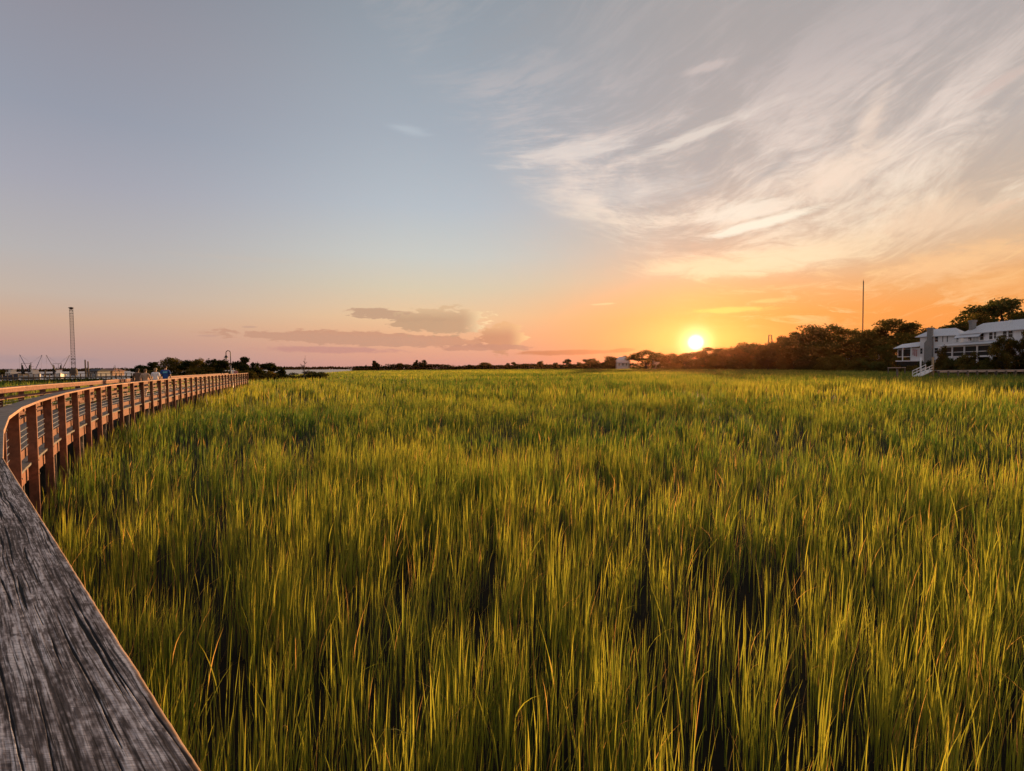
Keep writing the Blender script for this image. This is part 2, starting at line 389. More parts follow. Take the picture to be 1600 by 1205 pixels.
# ---------------------------------------------------------------- ground, water, marsh grass
M_mud = mat('mud', (0.020, 0.016, 0.010), 0.9, var=0.5, vscale=0.8, c2=(0.010, 0.009, 0.006), spec=0.1)
M_lawn = mat('lawn', (0.050, 0.062, 0.022), 0.9, vscale=0.35, c2=(0.075, 0.066, 0.032))
def water_mat():
    M = bpy.data.materials.new('creek water'); M.use_nodes = True
    g = G(M.node_tree); b = M.node_tree.nodes['Principled BSDF']
    g.put(b.inputs['Base Color'], (0.03, 0.035, 0.035)); b.inputs['Roughness'].default_value = 0.25
    tc = g.n('ShaderNodeTexCoord').outputs['Object']
    bn = g.n('ShaderNodeBump'); bn.inputs['Strength'].default_value = 0.25; bn.inputs['Distance'].default_value = 0.05
    g.put(bn.inputs['Height'], g.noise(tc, 1.2, 3.0, 0.5)); g.put(b.inputs['Normal'], bn.outputs[0])
    return M
M_water = water_mat()

gm = MB(); gm.quad((-2400, -600, 0), (2400, -600, 0), (2400, 1700, 0), (-2400, 1700, 0))
tag(gm.build('ground', M_mud), 'dark wet mud flat under the marsh grass', kind='structure')
wm = MB(); wm.poly([(-900, 101, 0.06), (-75, 103, 0.06), (-84, 150, 0.06), (-120, 420, 0.06), (-220, 700, 0.06), (-500, 1690, 0.06), (-2390, 1690, 0.06)])
tag(wm.build('water', M_water), 'tidal creek water behind the marsh', kind='structure')

# far edge of the marsh as seen from the deck, (pixel column, metres ahead)
EDGE = [(-400, 92), (0, 98), (205, 103), (300, 118), (440, 150), (520, 300), (560, 480), (700, 500), (800, 490), (900, 470), (1000, 400), (1100, 315), (1180, 262), (1260, 215), (1330, 180), (1400, 148), (1480, 112), (1600, 99), (1900, 80), (2200, 70)]
E_a = np.array([math.atan((px - 800) / FPX) for px, _ in EDGE]); E_y = np.array([Y for _, Y in EDGE], float)
def edge_y(x, y):
    return np.interp(np.arctan2(x, np.maximum(y, 0.01)), E_a, E_y)

# the high ground along the right and far shore: rises from the mud in a bank
bank_cols = [(Vector(((px - 800) / FPX * Y, Y, 0)), px) for px, Y in EDGE if px >= 700]
steps = [(-3, -0.3), (2, 0.7), (6, 1.25), (14, 2.2), (26, 2.7), (120, 2.9), (500, 3.4), (900, 3.4)]
def bank_h(px): return float(np.interp(px, [650, 900, 1050, 1250, 1380], [0.25, 0.45, 0.7, 0.95, 1.0]))
V = []; F = []
for c, px in bank_cols:
    d = Vector((c.x * 0.4 + 30, 100, 0)).normalized()
    for (o, h) in steps: V.append((c.x + d.x * o, c.y + d.y * o, (h * bank_h(px)) if h > 0 else h))
k = len(steps)
for i in range(len(bank_cols) - 1):
    for j in range(k - 1): F.append((i * k + j, (i + 1) * k + j, (i + 1) * k + j + 1, i * k + j + 1))
me = np_mesh('bank', np.array(V), np.array(F), M_lawn, smooth=True)
tag(link_mesh('bank', me), 'grassy high ground along the far shore', kind='structure')
def ground_z(p):
    """height of the land at a point on the far shore"""
    ey = float(edge_y(p.x, p.y)); o = (p.y - ey)
    px = 800 + FPX * p.x / p.y
    if px < 650: return 0.25
    return bank_h(px) * float(np.interp(o, [s_[0] for s_ in steps], [max(0, s_[1]) for s_ in steps]))

# ---------------------------------------------------------------- line of the boardwalk
_pts = [(3.4, -2.81), (2.2, -1.72), (0.9, -0.54), (-0.40, 0.64), (-1.30, 1.457), (-1.86, 1.966), (-2.50, 2.547), (-3.02, 3.02), (-5.14, 5.18), (-6.75, 6.95), (-8.3, 8.95), (-10.0, 11.3), (-11.3, 13.2), (-13.9, 17.4), (-16.3, 21.9), (-21.6, 33.6), (-28.4, 50), (-33.2, 62.5), (-36.6, 71.5)]
def catmull(pts, n=24):
    P_ = np.array([pts[0]] + list(pts) + [pts[-1]], float); out = []
    for i in range(1, len(P_) - 2):
        p0, p1, p2, p3 = P_[i - 1:i + 3]
        for t in np.linspace(0, 1, n, endpoint=False):
            out.append(0.5 * ((2 * p1) + (-p0 + p2) * t + (2 * p0 - 5 * p1 + 4 * p2 - p3) * t * t + (-p0 + 3 * p1 - 3 * p2 + p3) * t ** 3))
    out.append(P_[-2]); return np.array(out)
def resample(C, ds):
    s_ = np.concatenate([[0], np.cumsum(np.linalg.norm(np.diff(C, axis=0), axis=1))])
    t = np.arange(0, s_[-1], ds); return np.stack([np.interp(t, s_, C[:, i]) for i in range(2)], 1)
_c = resample(catmull(_pts), 0.25)
for _ in range(40):                                     # ease out small kinks but keep the near stretch
    m_ = _c.copy(); m_[1:-1] = 0.25 * _c[:-2] + 0.5 * _c[1:-1] + 0.25 * _c[2:]
    w_ = np.clip((np.arange(len(_c)) * 0.25 - 10.5) / 5, 0, 1)[:, None]; _c = _c * (1 - w_) + m_ * w_
CURVE = resample(_c, 0.25)
CS = np.arange(len(CURVE)) * 0.25; CLEN = CS[-1]
def cpt(s_, off=0.0):
    """point on the outer edge line at arc s_; off metres to the walkers' side"""
    x = np.interp(s_, CS, CURVE[:, 0]); y = np.interp(s_, CS, CURVE[:, 1])
    x1 = np.interp(s_ + 0.2, CS, CURVE[:, 0]); y1 = np.interp(s_ + 0.2, CS, CURVE[:, 1]); x0 = np.interp(s_ - 0.2, CS, CURVE[:, 0]); y0 = np.interp(s_ - 0.2, CS, CURVE[:, 1])
    tx, ty = x1 - x0, y1 - y0; l = math.hypot(tx, ty); tx /= l; ty /= l
    return Vector((x - ty * off, y + tx * off, 0)), Vector((tx, ty, 0)), Vector((ty, -tx, 0))   # point, tangent, outward (towards the marsh)
_sn = 0
s_cam = CS[np.argmin(np.hypot(CURVE[:, 0], CURVE[:, 1]))]

def corridor(x, y):
    """signed distance to the right of the outer edge (positive = on the marsh side)"""
    C = CURVE[::3]; best = np.full(len(x), 1e9); sg = np.zeros(len(x))
    for i in range(len(C) - 1):
        p = C[i]; d = C[i + 1] - p; L2 = d @ d
        t = np.clip(((x - p[0]) * d[0] + (y - p[1]) * d[1]) / L2, 0, 1)
        ex = x - p[0] - t * d[0]; ey = y - p[1] - t * d[1]; q = np.hypot(ex, ey)
        s1 = ex * d[1] - ey * d[0]
        u = q < best; best[u] = q[u]; sg[u] = np.sign(s1[u])
    return best * sg

# ---------------------------------------------------------------- the marsh grass: single blades, coarser with distance
def blades(r0, r1, rho, w, h, nseg, seed, a0=-0.99, a1=0.93, tuft=5, spread=0.10):
    rg = np.random.default_rng(seed)
    A = 0.5 * (a1 - a0) * (r1 * r1 - r0 * r0); nt_ = int(A * rho / tuft)
    rr = np.sqrt(rg.uniform(r0 * r0, r1 * r1, nt_)); aa = rg.uniform(a0, a1, nt_)
    tx = rr * np.sin(aa); ty = rr * np.cos(aa)
    patch = 0.55 * fbm(tx / 1.9 + 40, ty / 1.9 + 40, 3, 3) + 0.45 * fbm(tx / 0.55 + 4, ty / 0.55 + 9, 2, 13)                 # stands of thicker growth
    keep = rg.uniform(0, 1, nt_) < np.clip(0.05 + 4.0 * (patch - 0.33), 0.05, 1.0) if r1 < 100 else np.ones(nt_, bool)
    tx, ty, rr = tx[keep], ty[keep], rr[keep]
    lean_t = (fbm(tx / 3.5, ty / 3.5, 2, 9) - 0.5) * 5.0; nt_ = len(tx)
    n = nt_ * tuft; X = np.repeat(tx, tuft) + rg.normal(0, spread, n); Yv = np.repeat(ty, tuft) + rg.normal(0, spread, n)
    lt = np.repeat(lean_t, tuft); fan_a = np.arctan2(Yv - np.repeat(ty, tuft), X - np.repeat(tx, tuft))
    cd = corridor(X, Yv)
    ok = ((cd > 0.03) | (cd < -3.0)) & (np.hypot(X, Yv) < np.hypot(X, Yv) * 0 + edge_y(X, Yv) / np.maximum(np.cos(np.arctan2(X, np.maximum(Yv, .01))), .2)) & (np.hypot(X, Yv) > 1.2)
    # tidal guts: winding bare strips
    gut = np.abs(fbm(X / 60 + 7, Yv / 26 + 3, 3, 21) - 0.5); ok &= ~((gut < 0.010) & (np.hypot(X, Yv) > 40))
    for (yc, wd, xa, xb, slp) in ((47, 2.6, -46, 50, 0.05), (64, 2.0, -30, 24, -0.06), (86, 4.0, -75, 60, 0.04), (122, 5.0, -60, 90, -0.05), (172, 8.0, -90, 80, 0.06), (250, 10.0, -60, 110, 0.0)):
        sl = Yv - (yc + slp * X + 0.10 * yc * (fbm(X / (yc * 0.32) + yc, X * 0 + 2, 3, 61) - 0.5)); ok &= ~((np.abs(sl) < wd * np.clip(2.6 * (fbm(X / (yc * 0.22) + 3, X * 0 + yc, 2, 62) - 0.28), 0, 1)) & (X > xa) & (X < xb))
    X, Yv, lt, fan_a, cd = X[ok], Yv[ok], lt[ok], fan_a[ok], cd[ok]; n = len(X)
    hp = 0.80 + 0.45 * fbm(X / 4.5 + 11, Yv / 4.5, 3, 5) + 0.22 * (fbm(X / 17 + 5, Yv / 17, 2, 31) - 0.5)
    th = np.repeat(rg.uniform(0.74, 1.10, len(keep))[keep], tuft)[ok]
    H = h * hp * th * rg.uniform(0.62, 1.14, n)
    near = np.clip((cd - 0.18) / 1.2, 0, 1); H *= np.where(cd > 0, 0.92 + 0.08 * near, 1.0)
    yaw = rg.uniform(0, 2 * np.pi, n)
    # most blades leave the stem part of the way up, so the lower stand stays open and dark
    leaf = (rg.uniform(0, 1, n) < (0.74 if r1 < 40 else 0.0)); Z0 = np.where(leaf, H * rg.uniform(0.18, 0.66, n), 0.0); HF = H; H = np.where(leaf, np.minimum(HF * rg.uniform(0.80, 1.10, n) - Z0, rg.uniform(0.28, 0.58, n)), H)
    if r1 < 40: H = np.where(leaf, H, H * 0.9)
    wind = 0.10
    lean = np.abs(rg.normal(0, 0.085, n)) + 0.02
    la = fan_a + rg.normal(0, 0.7, n)
    lean = np.where(leaf, lean * 1.45, lean)
    lx = np.cos(la) * lean + 0.05 * np.cos(lt) + wind * 0.2; ly = np.sin(la) * lean + 0.05 * np.sin(lt)
    dead = rg.uniform(0, 1, n) < (0.085 if r1 < 20 else 0.05)
    lx = np.where(dead, lx * 3.2, lx); ly = np.where(dead, ly * 3.2, ly)
    curl = rg.uniform(0.35, 1.05, n) * np.where(rg.uniform(0, 1, n) < 0.10, 2.4, 1.0)
    W_ = w * rg.uniform(0.55, 1.35, n) * np.where(dead, 0.6, 1)
    dx, dy = np.cos(yaw) * W_ / 2, np.sin(yaw) * W_ / 2
    T = np.linspace(0, 1, nseg + 1)
    V = np.zeros((n, nseg + 1, 2, 3), np.float32); dx0, dy0 = dx, dy
    for i, t in enumerate(T):
        b = t ** (1.0 + 0.0) * (1 - 0.55) + 0.55 * t ** 2.2
        cx = X + lx * H * b * curl; cyy = Yv + ly * H * b * curl
        cz = Z0 + H * t * (1 - 0.22 * np.minimum(1.5, (lx * lx + ly * ly) * curl * curl * 4) * t)
        ww = (0.75 + 0.5 * min(t * 3, 1) * (1 - t)) * (1 - t ** 2.2) + 0.015
        ww = np.where(leaf, ww * min(1.0, 0.12 + t * 3.2), ww)
        V[:, i, 0, 0] = cx - dx * ww; V[:, i, 0, 1] = cyy - dy * ww; V[:, i, 0, 2] = cz
        V[:, i, 1, 0] = cx + dx * ww; V[:, i, 1, 1] = cyy + dy * ww; V[:, i, 1, 2] = cz
    idx = (np.arange(n) * (nseg + 1) * 2)[:, None]
    F = np.concatenate([np.stack([idx[:, 0] + 2 * i, idx[:, 0] + 2 * i + 1, idx[:, 0] + 2 * i + 3, idx[:, 0] + 2 * i + 2], 1) for i in range(nseg)])
    pc = fbm(X / 3.1 + 100, Yv / 3.1, 3, 77); pc2 = fbm(X / 30 + 60, Yv / 22, 2, 78)
    rr_ = np.hypot(X, Yv)
    tone = np.clip(0.5 - 0.34 * np.clip((rr_ - 35) / 90, 0, 1) + 1.5 * (pc - 0.5) + (1.1 if r1 < 40 else 2.2) * (pc2 - 0.5) + rg.normal(0, 0.20, n) + 0.55 * (th - 0.92), 0, 1)  # blades darker farther out: weaker sun and tree shade put into the tone
    c = np.zeros((n, nseg + 1, 2, 3), np.float32)
    c[..., 0] = tone[:, None, None]; c[..., 1] = dead[:, None, None]; c[..., 2] = ((Z0[:, None] + H[:, None] * T[None, :]) / HF[:, None])[:, :, None]
    return V.reshape(-1, 3), F, c.reshape(-1, 3)

def grass_mat():
    M = bpy.data.materials.new('cordgrass'); M.use_nodes = True
    nt = M.node_tree; g = G(nt); nt.nodes.remove(nt.nodes['Principled BSDF']); out = nt.nodes['Material Output']
    sp = g.n('ShaderNodeSeparateColor'); g.put(sp.inputs[0], g.n('ShaderNodeAttribute', attribute_name='col').outputs['Color'])
    c = g.mix(sp.outputs[0], (0.036, 0.084, 0.018), (0.190, 0.212, 0.036))
    c = g.mix(g.mr(sp.outputs[2], 0.72, 1.0, 0.0, 0.40), c, (0.36, 0.30, 0.05))      # tips turning straw
    c = g.mix(sp.outputs[1], c, (0.34, 0.22, 0.09))                                    # dead blades
    d = g.n('ShaderNodeBsdfDiffuse'); g.put(d.inputs[0], c)
    t = g.n('ShaderNodeBsdfTranslucent'); g.put(t.inputs[0], g.mix(1.0, c, (2.6, 2.2, 1.2), 'MULTIPLY'))
    gl = g.n('ShaderNodeBsdfGlossy'); gl.inputs['Roughness'].default_value = 0.45; g.put(gl.inputs[0], (0.6, 0.6, 0.5))
    m1 = g.n('ShaderNodeMixShader'); m1.inputs[0].default_value = 0.58; g.put(m1.inputs[1], d.outputs[0]); g.put(m1.inputs[2], t.outputs[0])
    m2 = g.n('ShaderNodeMixShader'); m2.inputs[0].default_value = 0.04; g.put(m2.inputs[1], m1.outputs[0]); g.put(m2.inputs[2], gl.outputs[0])
    g.put(out.inputs[0], m2.outputs[0]); return M
M_grass = grass_mat()
Vs, Fs, Cs = [], [], []; off = 0
for args in ((1.2, 6, 520, 0.0078, 1.06, 4, 1, -1.1, 1.0, 22, 0.052), (6, 14, 360, 0.0102, 1.06, 3, 2, -1.05, 0.95, 20, 0.065), (14, 36, 110, 0.0185, 1.06, 2, 3, -1.02, 0.92, 18, 0.11),
             (36, 95, 18, 0.055, 1.05, 2, 4, -1.0, 0.9, 12, 0.24), (95, 250, 4.0, 0.12, 1.05, 2, 5, -0.98, 0.9, 3, 0.8), (250, 640, 0.9, 0.30, 1.05, 2, 6, -0.4, 0.6, 3, 2.0)):
    v_, f_, c_ = blades(*args); Vs.append(v_); Fs.append(f_ + off); Cs.append(c_); off += len(v_)
me = np_mesh('marsh_grass', np.concatenate(Vs), np.concatenate(Fs), M_grass, np.concatenate(Cs))
tag(link_mesh('marsh_grass', me), 'tall yellow green cordgrass filling the tidal marsh', 'marsh grass', kind='stuff')
del Vs, Fs, Cs
# ---------------------------------------------------------------- boardwalk and its two railings
DECK, RAILZ = 1.25, 2.32
def wood_mat(name, c1, c2, dark, rough=0.8, s=1.0):
    """timber: long grain along the board (uv x), checks and stains"""
    M = bpy.data.materials.new(name); M.use_nodes = True
    nt = M.node_tree; g = G(nt); b = nt.nodes['Principled BSDF']
    b.inputs['Roughness'].default_value = rough; b.inputs['Specular IOR Level'].default_value = 0.25
    tc = g.n('ShaderNodeTexCoord').outputs['Object']; X, Y, Z = g.sep(tc)
    v = g.comb(g.m('MULTIPLY', X, 9 * s), g.m('MULTIPLY', Y, 9 * s), g.m('MULTIPLY', Z, 9 * s))
    n1 = g.noise(v, 1.0, 5.0, 0.65, 0.6); n2 = g.noise(tc, 2.2 * s, 4.0, 0.6)
    c = g.mix(g.mr(n1, 0.35, 0.68), c1, c2); c = g.mix(g.mr(n2, 0.52, 0.75, 0.0, 0.7), c, dark)
    c = g.mix(1.0, c, g.ramp(g.n('ShaderNodeObjectInfo').outputs['Random'], [(0.0, (0.70, 0.70, 0.72)), (0.5, (1.0, 1.0, 1.0)), (1.0, (1.18, 1.12, 1.05))]), 'MULTIPLY')
    g.put(b.inputs['Base Color'], c)
    bn = g.n('ShaderNodeBump'); bn.inputs['Strength'].default_value = 0.35; bn.inputs['Distance'].default_value = 0.01
    g.put(bn.inputs['Height'], n1); g.put(b.inputs['Normal'], bn.outputs[0]); return M
M_post = wood_mat('railing timber', (0.25, 0.112, 0.072), (0.145, 0.066, 0.045), (0.075, 0.038, 0.03))
M_cap = wood_mat('weathered cap timber', (0.17, 0.155, 0.15), (0.10, 0.09, 0.085), (0.06, 0.055, 0.05))
M_capside = wood_mat('sun orange sawn cap edge', (0.50, 0.29, 0.20), (0.38, 0.22, 0.15), (0.22, 0.13, 0.10))  # sawn edge, with the low sun's orange put into its colour
M_deck = wood_mat('deck planks', (0.25, 0.22, 0.19), (0.17, 0.15, 0.13), (0.10, 0.09, 0.08))
M_cable = mat('galvanised cable', (0.55, 0.55, 0.56), 0.35, 0.9)
M_steel = mat('bolt steel', (0.25, 0.23, 0.21), 0.5, 0.8)
M_pile = wood_mat('piling timber', (0.16, 0.125, 0.095), (0.10, 0.08, 0.065), (0.05, 0.045, 0.04), s=0.4)

def near_cap_mat():
    M = bpy.data.materials.new('old silver cap board'); M.use_nodes = True
    nt = M.node_tree; g = G(nt); b = nt.nodes['Principled BSDF']
    b.inputs['Roughness'].default_value = 0.85; b.inputs['Specular IOR Level'].default_value = 0.2
    sp = g.n('ShaderNodeSeparateColor'); g.put(sp.inputs[0], g.n('ShaderNodeAttribute', attribute_name='col').outputs['Color'])
    tc = g.n('ShaderNodeTexCoord').outputs['Object']
    mp = g.n('ShaderNodeMapping'); mp.inputs['Rotation'].default_value = (0, 0, R(-137.7)); mp.inputs['Scale'].default_value = (40, 420, 200); g.put(mp.inputs[0], tc)
    fine = g.noise(mp.outputs[0], 1.0, 4.0, 0.7)
    c = g.ramp(sp.outputs[0], [(0.0, (0.045, 0.036, 0.036)), (0.28, (0.125, 0.103, 0.103)), (0.55, (0.275, 0.240, 0.240)), (0.8, (0.44, 0.40, 0.41)), (1.0, (0.60, 0.56, 0.57))])
    c = g.mix(g.mr(fine, 0.40, 0.66, 0.0, 0.55), c, (0.06, 0.05, 0.05))
    c = g.mix(sp.outputs[1], c, (0.010, 0.009, 0.009))          # inside of the checks
    c = g.mix(sp.outputs[2], c, (0.30, 0.185, 0.12))             # worn brown edge
    g.put(b.inputs['Base Color'], c)
    bn = g.n('ShaderNodeBump'); bn.inputs['Strength'].default_value = 0.25; bn.inputs['Distance'].default_value = 0.001
    g.put(bn.inputs['Height'], fine); g.put(b.inputs['Normal'], bn.outputs[0]); return M
M_near = near_cap_mat()

CAPW, CAPT = 0.235, 0.040
def near_cap(sA, sB, parent):
    """the cap board in the foreground, with real grain, checks and a worn edge"""
    a, _, _ = cpt(sA); b, _, _ = cpt(sB); t = (b - a).normalized(); o = Vector((t.y, -t.x, 0)); L = (b - a).length
    NU = 1500; uu = np.linspace(0, L, NU)
    # cross-section, from under the outer edge over the top to under the inner edge
    prof = [(0.0, -CAPT), (0.0, -CAPT * .7), (0.0, -CAPT * .4), (0.0004, -0.007), (0.0012, -0.0035), (0.003, -0.0012)]
    top = np.linspace(0.005, CAPW - 0.005, 400)
    pv = np.array(prof + [(w, 0) for w in top] + [(CAPW - w, zz) for w, zz in reversed(prof)])
    NV = len(pv); U, Vv = np.meshgrid(uu, pv[:, 0], indexing='ij'); Zz = np.tile(pv[:, 1], (NU, 1))
    wob = (fbm(uu * 0.9, uu * 0 + 3, 3, 5) - 0.5)[:, None]
    gv = Vv + 0.014 * (fbm(U * 1.6, Vv * 6, 3, 8) - 0.5)                   # grain wanders
    grain = fbm(U * 5, gv * 190, 4, 12, 0.65); broad = fbm(U * 2.2 + 4, gv * 45, 3, 14); blot = fbm(U * 9, Vv * 22, 4, 18); spk = fbm(U * 70, Vv * 160, 3, 91); fib = fbm(U * 14, gv * 420, 3, 95, 0.6)
    tone = np.clip(0.52 + 1.2 * (grain - 0.5) + 0.8 * (broad - 0.5) + 0.55 * (blot - 0.5) + 0.9 * (spk - 0.5) + 1.5 * (fib - 0.5), 0, 1)
    pits = (fbm(U * 26, gv * 120, 2, 97) > 0.72) & (blot < 0.56); tone = np.where(pits, tone * 0.45, tone)
    crack = np.zeros_like(tone)
    rg = np.random.default_rng(5)
    du = L / (NU - 1)
    for k in range(1100):                                                   # drying checks: thin, long, following the grain
        big = k < 110
        c0 = rg.uniform(0.008, CAPW - 0.010); u0 = rg.uniform(0, L); ln = rg.uniform(0.12, 0.7) if big else rg.uniform(0.03, 0.30); wd = rg.uniform(0.0009, 0.0030) if big else rg.uniform(0.0004, 0.0010)
        ia, ib = max(0, int((u0 - ln / 2) / du)), min(NU, int((u0 + ln / 2) / du) + 2)
        if ib - ia < 3: continue
        us = uu[ia:ib]; line = c0 + 0.010 * (fbm(us * 2.5 + k * 9, us * 0, 3, 40 + k) - 0.5)[:, None] + rg.uniform(-.012, .012) * (us - u0)[:, None]
        prof_u = (np.clip(1 - ((us - u0) / (ln / 2)) ** 2, 0, 1) ** 0.5)[:, None]
        w_ = wd * prof_u * (0.5 + 1.0 * vnoise(us * 22, us * 0 + k, k))[:, None]
        crack[ia:ib] = np.maximum(crack[ia:ib], np.clip((1.25 - np.abs(gv[ia:ib] - line) / np.maximum(w_, 1e-5)) * 2.5, 0, 1) * (prof_u > 0) * (1.0 if big else 0.80))
    side = Zz < -0.001
    Zd = Zz + np.where(side, 0, 0.00025 * (grain - 0.5) + 0.00025 * (broad - 0.5) - 0.0009 * np.clip(crack - 0.82, 0, 1) * 5)
    edge_w = np.clip(1 - Vv / 0.010, 0, 1) * (0.45 + 0.9 * fbm(U * 14, Vv * 30, 3, 60))
    nick = 0.0015 * (fbm(U * 7, U * 0 + 1, 4, 33) - 0.5) + 0.0012 * (fbm(U * 40, U * 0 + 1, 2, 34) - .5)
    Vd = np.where(Vv < 0.03, Vv + nick * (1 - Vv / 0.03), Vv)
    PX = a.x + t.x * U - o.x * Vd; PY = a.y + t.y * U - o.y * Vd
    V = np.stack([PX, PY, RAILZ + Zd], -1).reshape(-1, 3)
    i, j = np.meshgrid(np.arange(NU - 1), np.arange(NV - 1), indexing='ij'); q = (i * NV + j).ravel()
    F = np.stack([q, q + NV, q + NV + 1, q + 1], 1)
    # underside and ends
    n0 = [i_ * NV for i_ in range(NU)]; n1 = [i_ * NV + NV - 1 for i_ in range(NU)]
    F2 = np.array([(n0[i_], n1[i_], n1[i_ + 1], n0[i_ + 1]) for i_ in range(NU - 1)])
    col = np.stack([tone, np.clip(crack, 0, 1), np.clip(np.where(side & (Vv < 0.1), 0.9, edge_w * 0.8), 0, 1)], -1).reshape(-1, 3)
    me = np_mesh('cap_board', V, np.concatenate([F, F2]), M_near, col, smooth=True)
    ob = link_mesh('cap_board', me, parent)
    tag(ob, 'cracked silver grey cap board in the foreground')
    return ob

walk = empty('boardwalk'); tag(walk, 'timber boardwalk curving out over the marsh', kind='structure')
pm = MB(); s_ = 0.3; k_ = 0
while s_ < CLEN - 0.4:
    p0, t0, o0 = cpt(s_, 0.12); p1, _, _ = cpt(s_, 2.52); q0, _, _ = cpt(s_ + 0.134, 0.12); q1, _, _ = cpt(s_ + 0.134, 2.52)
    dz = DECK + random.uniform(-0.003, 0.003)
    pm.hexa([(p0.x, p0.y, dz - .04), (q0.x, q0.y, dz - .04), (q1.x, q1.y, dz - .04), (p1.x, p1.y, dz - .04)], [(p0.x, p0.y, dz), (q0.x, q0.y, dz), (q1.x, q1.y, dz), (p1.x, p1.y, dz)])
    s_ += 0.142
pm.build('deck_planks', M_deck, walk)
def strip(name, parent, offc, w, z0, z1, m, stops, jitter=0.0):
    """a board run that follows the railing from post to post (one mesh)"""
    b = MB()
    for a_, c_ in zip(stops[:-1], stops[1:]):
        p, _, _ = cpt(a_ + 0.004, offc); q, _, _ = cpt(c_ - 0.004, offc); d = (q - p).normalized(); n_ = Vector((d.y, -d.x, 0))
        j = random.uniform(-jitter, jitter); c0 = (p + q) / 2; c0.z = (z0 + z1) / 2 + j
        b.obox(c0, d, n_, (0, 0, 1), (q - p).length / 2, w / 2, (z1 - z0) / 2)
    return b.build(name, m, parent)

